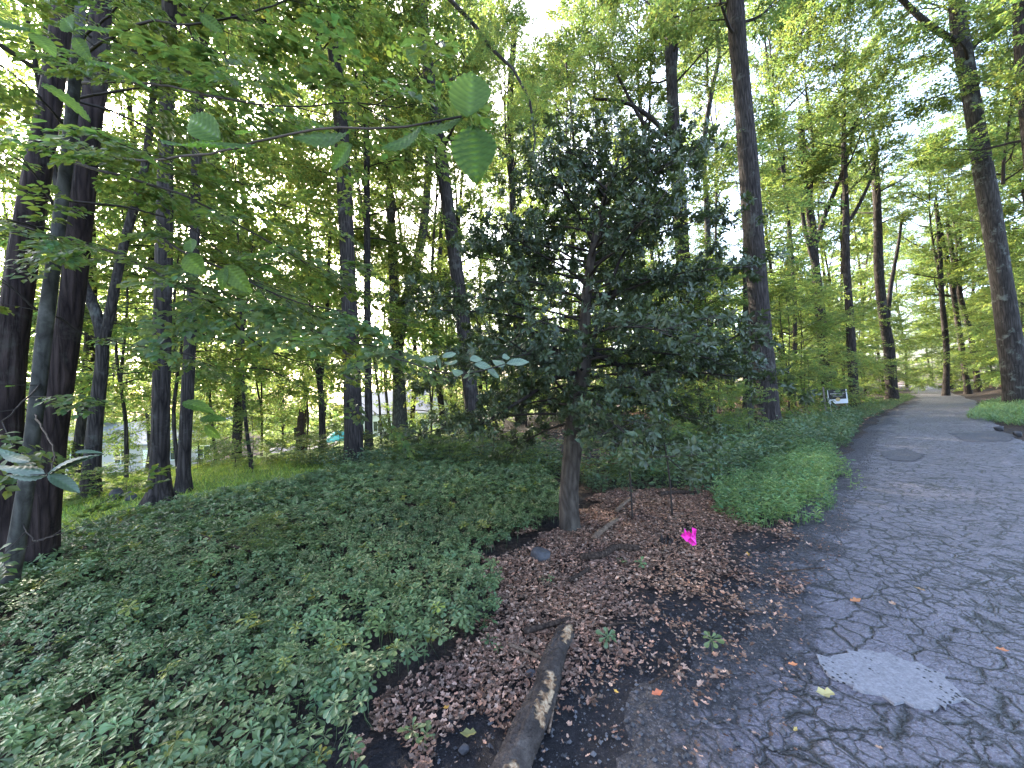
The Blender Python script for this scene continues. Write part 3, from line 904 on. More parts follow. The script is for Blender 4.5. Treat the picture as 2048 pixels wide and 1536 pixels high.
bb = gp(12, 1216)
beech = empty('beech_tree', bb, 'slim pale grey beech at the left edge with branches hanging far across the view', 'tree')
bp = [bb - [0, 0, .2], bb] + [pt(x, y, bb[1]) for x, y in ((48, 1000), (74, 800), (92, 640), (118, 450), (140, 260), (158, 60), (170, -120))]
Ps, f = resample(bp, 60)
V, F = tube(Ps - bb, np.interp(f, [0, 0.05, .5, 1], np.array([1.4, 1.0, .85, .6]) * px_r(42, bb)), 16, 0.012, 31)
obj('trunk', mesh_np('trunk', V, F, M_BARK_GREY, smooth=True), beech)
g = np.random.default_rng(5)
BR = [  # pixels, depths, start radius
    ([(150, 306), (273, 318), (393, 309), (513, 284), (632, 251), (700, 251), (800, 255), (860, 240), (922, 233)], [3.2, 2.6, 2.0, 1.6, 1.25, 1.1, 0.95, 0.9, 0.85], 0.011, 0.35),
    ([(150, 120), (290, 51), (369, 53), (478, 34), (581, 2), (700, -60)], [3.3, 2.9, 2.7, 2.6, 2.5, 2.4], 0.014, 1.0),
    ([(140, 165), (307, 167), (444, 195), (581, 212), (683, 207), (800, 215)], [3.3, 2.8, 2.4, 2.2, 2.1, 2.0], 0.013, 1.0),
    ([(135, 200), (290, 176), (393, 178), (478, 171), (600, 130)], [3.4, 3.3, 3.2, 3.2, 3.2], 0.012, 1.0),
    ([(125, 320), (198, 342), (307, 372), (393, 403), (512, 468), (615, 525), (720, 560)], [3.3, 3.2, 3.1, 3.0, 2.9, 2.9, 2.9], 0.015, 1.0),
    ([(115, 400), (195, 407), (290, 424), (376, 455), (444, 506), (540, 580)], [3.5, 3.6, 3.7, 3.8, 3.9, 4.0], 0.013, 1.0),
    ([(110, 480), (219, 500), (307, 541), (410, 589), (495, 620), (581, 650), (683, 678), (780, 700)], [3.3, 3.1, 2.9, 2.8, 2.7, 2.6, 2.5, 2.4], 0.015, 0.9),
    ([(310, 470), (400, 520), (478, 551), (581, 596), (700, 623), (800, 640)], [3.1, 2.9, 2.8, 2.7, 2.6, 2.6], 0.010, 0.9),
    ([(307, 541), (424, 606), (468, 647), (530, 698), (615, 732), (700, 790)], [2.95, 3.1, 3.2, 3.4, 3.6, 3.8], 0.010, 0.9),
    ([(90, 630), (61, 609), (20, 570), (-60, 520)], [3.2, 3.1, 3.0, 2.9], 0.010, 0.8),
    ([(95, 630), (120, 637), (191, 674), (328, 698), (420, 720)], [3.2, 3.3, 3.5, 3.7, 3.9], 0.010, 0.6),
    ([(120, 430), (60, 340), (0, 300), (-80, 260)], [3.2, 3.0, 2.9, 2.8], 0.012, 1.1),
    ([(135, 260), (60, 180), (0, 130), (-70, 90)], [3.2, 2.9, 2.8, 2.7], 0.012, 1.1),
    ([(150, 90), (230, 20), (330, -60)], [3.2, 3.0, 2.9], 0.012, 1.0),
    ([(110, 460), (40, 440), (-40, 430)], [3.1, 2.7, 2.4], 0.010, 1.0),
    ([(145, 200), (260, 240), (420, 330), (540, 400), (650, 430)], [3.4, 3.8, 4.2, 4.5, 4.6], 0.013, 1.0),
    ([(155, 60), (280, 110), (420, 110), (560, 90), (690, 100)], [3.5, 3.9, 4.2, 4.4, 4.5], 0.013, 1.0),
    ([(85, 760), (60, 790), (20, 830), (-30, 860)], [3.1, 2.8, 2.5, 2.3], 0.008, 0.5),
    ([(72, 830), (100, 905), (90, 945), (60, 950)], [3.0, 2.4, 2.0, 1.95], 0.007, 0.0),
    ([(40, 1040), (70, 1080), (110, 1070)], [3.05, 2.9, 2.8], 0.005, 0.5),
    ([(683, 678), (760, 705), (850, 735), (930, 745), (1010, 728)], [2.5, 2.2, 1.9, 1.75, 1.7], 0.006, 0.0),
]
branch_objs = []
for bi, (pxs, Ys, r0, dens) in enumerate(BR):
    path = np.array([pt(x, y, yy) for (x, y), yy in zip(pxs, Ys)])
    LS, lf = resample(path, 26)
    wv = np.cumsum(g.normal(size=LS.shape) * 0.004, 0); wv -= np.outer(lf, wv[-1]); LS = LS + wv
    V, F = tube(LS - bb, np.linspace(r0, 0.0025, 26), 7, 0.03, bi)
    bo = obj('branch', mesh_np('branch', V, F, M_TWIG, smooth=True), beech)
    branch_objs.append((bo, LS))
    if dens <= 0:
        continue
    sp = Soup(); O, D, N_, S = [], [], [], []
    Ltot = np.linalg.norm(np.diff(LS, axis=0), axis=1).sum()
    nt = max(4, int(Ltot * 4.6 * dens))
    for q in range(nt):
        k = min(int((0.1 + 0.9 * (q + g.random()) / nt) * 25), 24)
        p0 = LS[k]; dd = norm(LS[k + 1] - LS[k])
        if p0[1] < 1.5 or (p0[1] < 2.2 and dens < .6):
            continue
        sg = 1 if q % 2 else -1
        aa = math.atan2(dd[1], dd[0]) + sg * g.uniform(0.45, 1.1)
        d2 = np.array([math.cos(aa), math.sin(aa), dd[2] * 0.5 + 0.18 * g.normal() - 0.05])
        l2 = g.uniform(0.25, 0.65)
        if p0[1] + d2[1] * l2 < 1.5:
            continue
        e = p0 + d2 * l2
        V, F = tube(np.array([p0, (p0 + e) / 2 + 0.02 * g.normal(size=3), e]) - bb, (0.0035, 0.0028, 0.0015), 4, cap=False); sp.add(V, F, mat=1)
        for w in range(3):
            f_ = (w + 0.6) / 3
            a3 = aa + (1 if w % 2 else -1) * g.uniform(0.0, 0.7)
            O.append(p0 + (e - p0) * f_ - bb); D.append((math.cos(a3), math.sin(a3), d2[2] - 0.1 + 0.1 * g.normal())); N_.append((0.2 * g.normal(), 0.2 * g.normal(), 1)); S.append(g.uniform(0.28, 0.5))
    if not O:
        continue
    put_sprays(sp, O, D, N_, S, g, 0.062, 0.58, LEAF6, 0.2, 0.28, 0.1)
    obj('foliage', sp.mesh('beech_foliage', [M_BEECH, M_TWIG]), bo, kind='stuff')

CAMR = np.array([1.0, 0, 0])


def near_leaf(bi, bpx, tpx, Wpx, Y, dY=0.0, side=None, seed=0, tint=(1, 1, 1), mat=None, **kw):
    b_, t_ = pt(*bpx, Y), pt(*tpx, Y + dY)
    ax = t_ - b_
    if side is None:
        side = np.cross(ax, FWD)           # blade facing the camera
    return big_leaf(b_, t_, side, Wpx / FPX * Y, mat or M_BEECH_BIG, branch_objs[bi][0], bb, seed=seed, tint=tint, **kw)


TW = 0
for k_, (b_, t_, w_, Y_, dY, sd, ti) in enumerate((
        ((938, 236), (944, 132), 88, .85, .02, None, (1.15, 1.15, .9)), ((946, 254), (952, 362), 90, .85, -.01, None, (0.8, 0.9, .7)),
        ((925, 238), (842, 268), 46, .87, .05, (0.1, .45, .9), (.9, .9, .9)), ((846, 252), (772, 308), 44, .9, .03, (0.2, .25, .9), (.8, .85, .8)),
        ((700, 262), (598, 292), 46, 1.08, .03, (0.1, .45, .9), (.8, .85, .8)), ((704, 288), (658, 338), 32, 1.06, .02, None, (.95, 1, .9)),
        ((512, 286), (400, 300), 50, 1.5, .0, (0, .9, .5), (.9, .95, 1)), ((470, 268), (515, 258), 26, 1.6, 0, (0, .9, .5), (1, 1, 1)),
        ((440, 275), (365, 228), 60, 1.5, .05, None, (1.1, 1.15, .9)), ((445, 278), (330, 300), 30, 1.55, 0, (0, .9, .4), (.9, .95, 1)))):
    near_leaf(TW, b_, t_, w_, Y_, dY, sd, 40 + k_, ti, corr=0.045 if k_ == 1 else 0.02)
for k_, (bi, b_, t_, w_, Y_, sd) in enumerate((
        (12, (150, 62), (228, 55), 44, 1.9, (0, .6, .8)), (12, (150, 62), (120, 30), 40, 1.9, None), (12, (150, 75), (180, 120), 30, 1.9, None),
        (12, (60, 62), (-10, 40), 50, 1.8, (0, .7, .7)), (12, (65, 65), (110, 110), 34, 1.8, (0, .6, .8)),
        (2, (170, 125), (300, 160), 36, 1.7, (0, .8, .6)), (11, (85, 170), (180, 228), 36, 1.8, (0, .8, .6)),
        (6, (372, 510), (408, 548), 44, 1.9, None), (6, (385, 505), (378, 475), 30, 1.9, None), (8, (452, 530), (500, 585), 40, 1.9, None), (8, (452, 535), (440, 580), 26, 1.9, None),
        (6, (365, 805), (430, 822), 28, 2.2, (0, .8, .6)), (6, (400, 840), (452, 835), 26, 2.3, (0, .8, .6)), (6, (410, 850), (440, 880), 20, 2.3, None),
        (1, (400, 30), (445, 62), 26, 2.3, None), (3, (600, 128), (640, 150), 28, 2.5, (0, .6, .8)), (2, (815, 95), (835, 135), 22, 1.8, None), (3, (230, 290), (330, 330), 30, 2.2, (0, .8, .5)),
        (4, (520, 535), (560, 545), 24, 2.4, (0, .6, .8)))):
    near_leaf(bi, b_, t_, w_, Y_, 0.02, sd, 70 + k_, (0.95 + .1 * R0.random(), 1, .9))
# the whorl of pale leaves low at the left edge, and the cluster before the evergreen, reflected sky painted into its pale tint
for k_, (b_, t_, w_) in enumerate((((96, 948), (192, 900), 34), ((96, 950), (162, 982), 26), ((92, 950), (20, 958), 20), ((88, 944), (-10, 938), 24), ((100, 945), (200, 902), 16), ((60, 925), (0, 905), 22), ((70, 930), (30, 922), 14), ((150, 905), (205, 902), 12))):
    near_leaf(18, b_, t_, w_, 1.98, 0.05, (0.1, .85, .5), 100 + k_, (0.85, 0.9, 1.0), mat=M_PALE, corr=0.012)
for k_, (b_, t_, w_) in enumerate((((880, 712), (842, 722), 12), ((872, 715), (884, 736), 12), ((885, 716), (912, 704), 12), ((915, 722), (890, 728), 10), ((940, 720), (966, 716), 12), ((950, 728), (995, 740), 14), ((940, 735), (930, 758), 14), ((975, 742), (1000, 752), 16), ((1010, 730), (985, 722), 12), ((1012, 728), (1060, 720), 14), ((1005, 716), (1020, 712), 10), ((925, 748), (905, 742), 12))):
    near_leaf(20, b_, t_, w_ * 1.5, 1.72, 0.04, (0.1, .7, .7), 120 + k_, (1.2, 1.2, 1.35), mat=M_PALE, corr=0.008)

# ------------------------------------------------------------------ the dark evergreen in the middle
hb = gp(1140, 1062)
HY = hb[1]
holly = empty('evergreen_tree', hb, 'small dark glossy-leaved evergreen tree in the middle beside the leaf litter', 'tree')
g = np.random.default_rng(77)
stem = [hb - [0, 0, .15], hb] + [pt(x, y, HY) for x, y in ((1137, 990), (1146, 890), (1154, 800), (1168, 735), (1170, 640), (1176, 560), (1195, 450), (1225, 350), (1240, 310))]
HS, hf = resample(stem, 60)
V, F = tube(HS - hb, np.interp(hf, [0, .05, .3, .5, 1], np.array([1.35, 1.0, .85, .6, .12]) * px_r(42, hb)), 14, 0.02, 8)
obj('trunk', mesh_np('trunk', V, F, M_BARK_EVER, smooth=True), holly)
HL = [[(1172, 742, 0), (1195, 650, -.1), (1215, 590, -.1), (1240, 520, -.1), (1290, 430, 0)], [(1150, 748, 0), (1120, 750, -.2), (1060, 790, -.5), (960, 850, -.7)],
      [(1178, 702, 0), (1250, 735, -.1), (1330, 752, -.2), (1440, 722, -.3)], [(1215, 600, 0), (1255, 580, -.2), (1300, 640, -.4), (1350, 675, -.5), (1430, 690, -.6), (1500, 655, -.7)],
      [(1152, 880, 0), (1185, 868, .1), (1260, 880, .3), (1330, 900, .4)], [(1165, 690, 0), (1130, 705, .2), (1080, 690, .5), (1000, 700, .9)]]
LIMB = []
for li, L_ in enumerate(HL):
    P_ = np.array([pt(x, y, HY + dy) for x, y, dy in L_])
    S_, _ = resample(P_, 18)
    V, F = tube(S_ - hb, np.linspace(0.034, 0.006, 18), 8, 0.02, li)
    obj('limb', mesh_np('limb', V, F, M_BARK, smooth=True), holly)
    LIMB.append(S_)
sp = Soup(); TIP, TD = [], []
az = 0.0
for k_ in range(76):
    z = 1.2 + 2.9 * ((k_ + g.random()) / 76) ** 1.05
    az += 2.4 + 0.3 * g.normal()
    prof = np.interp(z, [0.7, 1.1, 1.7, 2.4, 3.2, 3.7, 4.1], [1.3, 1.9, 2.1, 1.85, 1.35, 1.05, 0.65])
    L = prof * g.uniform(0.65, 1.05)
    p0 = np.array([np.interp(z, HS[:, 2], HS[:, q]) for q in range(3)])
    pit = np.interp(z, [0.7, 2.0, 4.0], [-0.05, 0.15, 0.6]) + 0.12 * g.normal()
    pts_ = [p0]; a = az; p = p0
    for q in range(6):
        a += 0.15 * g.normal(); pit -= 0.07
        p = p + L / 6 * np.array([math.cos(a) * math.cos(pit), math.sin(a) * math.cos(pit), math.sin(pit)]); pts_.append(p)
    LIMB.append(np.array(pts_))
    V, F = tube(np.array(pts_) - hb, np.linspace(0.016, 0.004, 7), 5, cap=False); sp.add(V, F, mat=1)
for S_ in LIMB:
    n_ = len(S_)
    Ltot = np.linalg.norm(np.diff(S_, axis=0), axis=1).sum()
    ns = int(5 + Ltot * 7)
    for q in range(ns):
        tt = 0.25 + 0.75 * (q + g.random()) / ns
        k = min(int(tt * (n_ - 1)), n_ - 2)
        p0 = S_[k] + (S_[k + 1] - S_[k]) * (tt * (n_ - 1) - k)
        dd = norm(S_[k + 1] - S_[k])
        aa = math.atan2(dd[1], dd[0]) + (1 if q % 2 else -1) * g.uniform(0.4, 1.3)
        d2 = np.array([math.cos(aa), math.sin(aa), 0.15 + 0.3 * g.normal()]); l2 = g.uniform(0.15, 0.42)
        e = p0 + d2 * l2
        V, F = tube(np.array([p0, (p0 + e) / 2 + 0.015 * g.normal(size=3), e]) - hb, (0.004, 0.003, 0.002), 3, cap=False); sp.add(V, F, mat=1)
        for w in range(4):
            f_ = 0.3 + 0.7 * (w + g.random() * 0.5) / 3.5
            TIP.append(p0 + (e - p0) * f_ + 0.05 * g.normal(size=3)); TD.append(norm(d2 + 0.7 * g.normal(size=3)))
TIP, TD = np.array(TIP), np.array(TD)
K = 13
pos = np.repeat(TIP, K, 0); ax = np.repeat(TD, K, 0)
ang = np.tile(np.arange(K) * 2.4, len(TIP)) + np.repeat(g.random(len(TIP)) * 6.28, K)
tmp = np.tile(np.array([[0.2, 0.3, 0.93]]), (len(ax), 1))
e1 = norm(np.cross(ax, tmp)); e2 = np.cross(ax, e1)
rad_ = np.cos(ang)[:, None] * e1 + np.sin(ang)[:, None] * e2
dr = norm(rad_ + ax * g.uniform(0.1, 1.0, (len(ax), 1)))
pos = pos + ax * (np.tile(np.arange(K), len(TIP))[:, None] * 0.006)
nn = ax * 0.6 + np.array([0, 0, 0.8]) + 0.3 * g.normal(size=ax.shape)
L = g.uniform(0.036, 0.068, len(ax))
V, F, C = leaf_soup(pos - hb, dr, nn, L, L * 0.48, LEAF6, tints(g, len(ax), 0.22, 0.06))
sp.add(V, F, C, 0)
obj('crown', sp.mesh('evergreen_crown', [M_HOLLY, M_TWIG]), holly, kind='stuff')

# ------------------------------------------------------------------ the rest of the wood
FILL = []


def limb_foliage(root, pts_, kind, sc):
    for k_, (x, y, Y) in enumerate(pts_):
        c = obj('crown', CROWNS[kind][k_ % 3], root, kind='stuff', loc=Vector(pt(x, y, Y)) - root.location)
        c.scale = (sc, sc, sc * .8); c.rotation_euler = (0.3, 0.2 * k_, k_ * 1.7)


def filler(name, px, Y, H, kind, idx, sc, z0, label, group, r=0.09, mat=M_BARK, seed=0, lean=0.0, crowns2=()):
    x = pt(px, 800, Y)[0]
    b = g3(x, Y)
    g_ = np.random.default_rng(seed + 1000)
    root = empty(name, b, label, 'tree', group)
    P_ = [(0, 0, -0.3), (0, 0, 0)]
    a = g_.random() * 6.28
    for f in (0.25, 0.5, 0.75, 1.0):
        P_.append((lean * H * f + 0.02 * H * math.sin(a + f * 5), 0.02 * H * math.cos(a + f * 4), H * f))
    S_, f = resample(P_, 22)
    V, F = tube(S_, np.interp(f, [0, .06, 1], [r * 1.5, r, r * 0.25]), 9, 0.02, seed)
    obj('trunk', mesh_np('trunk', V, F, mat, smooth=True), root)
    for (kd, ix, zc, s_) in ((kind, idx, z0, sc), *crowns2):
        k = np.argmin(np.abs(S_[:, 2] - zc))
        c = obj('crown', CROWNS[kd][ix % len(CROWNS[kd])], root, kind='stuff', loc=S_[k])
        c.rotation_euler = (0, 0, g_.random() * 6.28); c.scale = (s_, s_, s_ * g_.uniform(0.9, 1.1))
    FILL.append((root, px, Y))
    return root


for nm_, L_ in (('backlit_tall_tree', [(1190, 210, 17), (1215, 125, 17), (1250, 180, 17), (1395, -20, 17)]), ('spreading_fork_tree', [(1705, 270, 22), (1606, 380, 22)]), ('curved_limb_tree', [(1752, 320, 21)]), ('knotted_tree', [(1060, 330, 5.7), (1066, 240, 5.9), (1000, 130, 6.3), (940, 50, 6.8), (575, -50, 9.4)]), ('leaning_bank_tree', [(1800, 0, 17), (1750, -50, 17)])):
    rt = [v[0] for k_, v in TREES.items() if k_.rstrip('0123456789') == nm_][0]
    limb_foliage(rt, L_, 'sapling', 0.3 if nm_ == 'knotted_tree' else 1.1)
q = 0
for px, Y, sc, z0 in ((-60, 10, 1.0, 1.2), (355, 9.5, 0.9, 2.5), (500, 9.8, 0.9, 2.6), (250, 10, 0.9, 2.5), (120, 15, 1.0, 2.5), (250, 19, 1.0, 2.4), (430, 13, 0.95, 2.6), (470, 20, 1.0, 1.6), (520, 15.5, 0.9, 1.8), (560, 25, 1.0, 1.0), (610, 17, 0.9, 2.6), (760, 15, 0.9, 3.0), (40, 22, 1.1, 2.5), (330, 25, 1.1, 3.2), (400, 30, 1.1, 2.6), (500, 31, 1.2, 2.0)):  # some of the nearest are added to keep direct sun off the foreground
    filler('young_tree', px, Y, 6.5, 'under', q, sc, z0, 'slender young leafy tree in the sunlit understorey around the lawn', 'young trees around the lawn', 0.05, M_BARK, q); q += 1
for px, Y, sc, z0 in ((860, 17, 1.0, 1.0), (900, 22, 1.1, 0.8), (980, 15, 0.95, 1.0), (1050, 18, 1.0, 1.2), (1110, 23, 1.1, 0.8), (1170, 15, 1.0, 1.5), (1240, 19, 1.1, 0.8), (1300, 15.5, 0.95, 1.0), (1350, 22, 1.1, 0.7), (1420, 16, 0.95, 0.8), (1460, 20, 1.1, 1.0), (1010, 29, 1.3, 0.5), (1200, 30, 1.3, 0.6), (1390, 30, 1.3, 0.6)):
    filler('young_tree', px, Y, 6.5, 'under', q, sc, z0, 'slender young leafy tree in the thicket behind the evergreen', 'young trees behind the evergreen', 0.045, M_BARK, q); q += 1
for px, Y, sc, z0 in ((1575, 17, 0.75, 0.8), (1610, 19, 0.8, 0.7), (1650, 23, 0.9, 0.5), (1560, 24, 1.1, 0.7), (1690, 25, 0.9, 0.5), (1730, 29, 1.0, 0.3), (1640, 31, 1.2, 0.8), (1600, 36, 1.3, 1.0), (1760, 36, 1.1, 0.4), (1700, 40, 1.3, 0.6), (1790, 46, 1.2, 0.5)):
    filler('young_tree', px, Y, 6.0, 'under', q, sc, z0, 'layered young leafy tree left of the road around the sign', 'young trees left of the road', 0.04, M_BARK, q); q += 1
for px, Y, sc, z0 in ((1900, 36, 1.1, 1.0), (1960, 34, 1.1, 0.8), (2010, 28, 1.0, 0.9), (2070, 24, 1.0, 1.0), (2120, 20, 1.1, 1.2), (1925, 47, 1.3, 1.2), (1990, 42, 1.3, 1.0), (1870, 58, 1.4, 0.8), (1850, 72, 1.4, 0.5), (2100, 32, 1.3, 1.0)):
    filler('young_tree', px, Y, 6.5, 'under', q, sc, z0, 'young leafy tree on the bank right of the road', 'young trees on the right bank', 0.06, M_BARK, q); q += 1
for px, Y, H, z0, sc in ((-150, 12, 17, 6, 1.0), (60, 17, 18, 6, 1.0), (150, 11, 16, 5, 0.9), (300, 12.5, 17, 5, 1.0), (470, 14, 18, 6, 1.0), (600, 20, 19, 7, 1.0), (720, 19, 20, 7, 1.0), (820, 23, 20, 6, 1.0), (940, 20, 20, 7, 1.0), (1080, 25, 22, 8, 1.1), (887, 17.5, 17, 5, 1.0), (1160, 20, 20, 9, 0.9), (1260, 27, 22, 8, 1.0),  # the nearer one just left of the leaning tree is added to block a sun streak
                         (300, 33, 20, 7, 1.2), (640, 34, 22, 6, 1.2), (780, 38, 22, 5, 1.2), (900, 36, 22, 5, 1.2), (1000, 40, 22, 5, 1.2)):
    filler('woodland_tree', px, Y, H, 'canopy', q, sc, z0, 'tall woodland tree with a high leafy crown behind the lawn and evergreen', 'tall trees behind the lawn', 0.16, M_BARK, q); q += 1
for px, Y, H, z0, sc in ((1330, 34, 22, 5, 1.2), (1440, 31, 21, 5, 1.0), (1560, 28, 20, 6, 1.0), (1600, 34, 22, 6, 1.2), (1670, 33, 22, 7, 1.2), (1730, 38, 23, 7, 1.2), (1770, 48, 23, 6, 1.3), (1815, 60, 23, 6, 1.4)):
    filler('woodland_tree', px, Y, H, 'canopy', q, sc, z0, 'tall woodland tree with a high leafy crown deep in the wood left of the road', 'tall trees left of the road', 0.17, M_BARK, q); q += 1
for px, Y, H, z0, sc in ((1905, 44, 22, 6, 1.2), (1960, 38, 22, 6, 1.2), (2020, 33, 21, 5, 1.2), (2080, 26, 20, 5, 1.1), (2150, 20, 19, 6, 1.0), (1868, 66, 24, 6, 1.4), (2220, 24, 20, 6, 1.1)):
    filler('woodland_tree', px, Y, H, 'canopy', q, sc, z0, 'tall woodland tree with a leafy crown on the bank right of the road', 'tall trees on the right bank', 0.17, M_BARK, q); q += 1

g = np.random.default_rng(88)
for k_, px in enumerate(list(range(960, 2300, 125))):
    Y = 19 + 12 * g.random()
    X_ = pt(px, 800, Y)[0]
    o_ = float(road_offset(X_, Y))
    if abs(o_) < 2.6 or (X_ < -2 and -0.85 * X_ + 0.5 * Y > 34): continue
    filler('woodland_tree', px, Y, 24 + 3 * g.random(), 'canopy', q, 1.0, 12 + 3 * g.random(), '', 'tall thin trees of the upper canopy', 0.13, M_BARK, q); q += 1
REFS = [(60, 'the twin stems'), (190, 'the ivy clad tree'), (325, 'the flared root tree'), (390, 'the lawn tree'), (600, 'the broken snag'), (645, 'the forked thin tree'), (705, 'the knotted tree'), (800, 'the pale forked tree'), (930, 'the leaning tree'), (1035, 'the slim canopy tree'), (1160, 'the evergreen stem'), (1370, 'the backlit tall tree'),
        (1425, 'the crooked slim tree'), (1530, 'the straight roadside trunk'), (1640, 'the wide V fork'), (1700, 'the tree behind the sign'), (1775, 'the twisted roadside tree'), (1840, 'the far end of the road'), (1910, 'the three bank trunks'), (2025, 'the leaning bank tree'), (2120, 'the trunk at the right edge')]
ORD = [w_ + ' nearest' for w_ in 'the,second,third,fourth,fifth,sixth,seventh,eighth,ninth,tenth'.split(',')]
by_ref = {}
for o, px, Y in FILL:
    rp, rn = min(REFS, key=lambda r_: abs(r_[0] - px))
    where = ('just left of ' if px < rp - 8 else 'just right of ' if px > rp + 8 else 'straight behind ') + rn
    by_ref.setdefault((o.name.split('.')[0], where), []).append((Y, o))
for (nm, where), L_ in by_ref.items():
    L_.sort(key=lambda t_: t_[0])
    kind_ = 'slender young leafy tree' if nm == 'young_tree' else 'tall background tree'
    for k_, (Y, o) in enumerate(L_):
        o['label'] = kind_ + ' ' + where + ('' if len(L_) == 1 else ', ' + ORD[k_])

# far-off wood that reads as one mass
g = np.random.default_rng(400)
sp = Soup(); O, D, N_, S = [], [], [], []
for k_ in range(2600):
    a = g.uniform(-1.12, 1.05)
    r = g.uniform(58, 100)
    x, y = r * math.sin(a), r * math.cos(a)
    if abs(float(road_offset(x, y))) < 5: continue
    z = float(gz(x, y)) + 24 * g.random() ** 1.25 * g.uniform(0.6, 1)
    O.append((x, y, z)); a3 = g.random() * 6.28
    D.append((math.cos(a3), math.sin(a3), 0.2 * g.normal())); N_.append((.5 * g.normal(), .5 * g.normal(), 1)); S.append(g.uniform(3.0, 5.0))
put_sprays(sp, O, D, N_, S, g, 0.75, 0.7)
for k_ in range(70):
    a = g.uniform(-1.1, 1.05); r = g.uniform(55, 90); x, y = r * math.sin(a), r * math.cos(a)
    if abs(float(road_offset(x, y))) < 5: continue
    z = float(gz(x, y))
    V, F = tube(np.array([(x, y, z - .3), (x + g.normal() * .4, y, z + 9), (x + g.normal() * .9, y, z + 19)]), (0.3, 0.22, 0.08), 7, cap=False); sp.add(V, F, mat=1)
obj('far_woodland', sp.mesh('far_woodland', [M_FAR, M_BARK]), label='distant leafy woodland closing the view behind the nearer trees', cat='woodland', kind='stuff')

# saplings and shrubs nearer by
SAP = [((1265, 1040), 'bare-stemmed sapling rising from the leaf litter right of the evergreen trunk', 0.62, 1.5, -.1), ((1345, 1036), 'thin sapling at the back of the leaf litter behind the pink flag', 0.6, 1.4, -.15),
       ((1500, 900), 'leafy sapling in front of the straight roadside trunk, left side', 0.55, .5, 0), ((1560, 860), 'thin sapling right of the straight roadside trunk', 0.8, .9, 0), ((1625, 842), 'thin sapling left of the sign stake', 0.9, 0.9, 0),
       ((1440, 890), 'sapling with bright leaves between the evergreen and the roadside trunk', 0.9, 1.0, 0.05), ((470, 938), 'sapling at the far side of the lawn, left one', 0.8, .5, 0), ((505, 945), 'sapling at the far side of the lawn, right one', 0.7, .3, 0)]
for k_, (bp_, lab, sc, z0, ln) in enumerate(SAP):
    b = gp(*bp_)
    root = empty('sapling', b, lab, 'sapling', 'saplings')
    S_, f = resample([(0, 0, -.1), (0, 0, 0), (ln * .3 + .02, 0, z0 * .5), (ln, 0, z0 + .2)], 14)
    V, F = tube(S_, np.linspace(0.012, 0.006, 14), 7, 0.02, k_); obj('stem', mesh_np('stem', V, F, M_TWIG, smooth=True), root)
    c = obj('crown', CROWNS['sapling'][k_ % 3], root, kind='stuff', loc=S_[-4]); c.scale = (sc * .8, sc * .8, sc * .75); c.rotation_euler = (0, 0, k_ * 1.3)
SHR = [((850, 925), 'low leafy shrub at the far edge of the ground cover, left of the evergreen', 0.8), ((775, 915), 'low shrub right at the foot of the knotted tree', 0.75), ((650, 925), 'low bushy shrub left of the knotted tree, by the lawn', 0.75), ((560, 925), 'low shrub beside the broken snag', 0.7), ((930, 930), 'low shrub under the evergreen boughs, left side', 0.7),
       ((1030, 940), 'low shrub directly behind the evergreen trunk, left side', 0.75), ((1240, 945), 'low shrub behind the litter, right of the evergreen trunk', 0.7), ((1320, 920), 'low shrub between litter and roadside trunk', 0.75), ((1400, 900), 'low shrub left of the roadside trunk', 0.7), ((1610, 850), 'low shrub right of the roadside trunk', 0.6), ((230, 985), 'bush beside the ivy clad tree', 0.6), ((130, 1010), 'low bush between the twin stems and the ivy clad tree', 0.6), ((430, 935), 'bush at the far side of the lawn behind the lawn tree', 0.8)]
for k_, (bp_, lab, sc) in enumerate(SHR):
    b = gp(*bp_)
    root = empty('shrub', b, lab, 'shrub', 'low shrubs')
    for w in range(3):
        c = obj('foliage', CROWNS['sapling'][(k_ + w) % 3], root, kind='stuff', loc=(0.45 * math.cos(w * 2.1 + k_), 0.35 * math.sin(w * 2.1 + k_), -0.1)); c.scale = (sc * .7, sc * .7, sc * (0.36 + .08 * w)); c.rotation_euler = (0, 0, k_ * 1.3 + w * 2)

# ------------------------------------------------------------------ ground cover, weeds, grass, litter
g = np.random.default_rng(21)
BED = [(-60, 1180), (0, 1150), (110, 1098), (200, 1068), (300, 1040), (380, 1020), (420, 1008), (520, 985), (600, 968), (700, 945), (800, 938), (900, 940), (1000, 944), (1090, 958), (1130, 1000), (1128, 1050), (1060, 1075), (1000, 1100), (950, 1140), (1010, 1195),
       (1005, 1260), (930, 1310), (890, 1352), (790, 1410), (735, 1450), (715, 1536), (700, 1700)]
bed_w = list(pxpoly(BED)) + [np.array([-0.5, 0.6]), np.array([-4.5, 0.3]), np.array([-6.0, 2.0])]


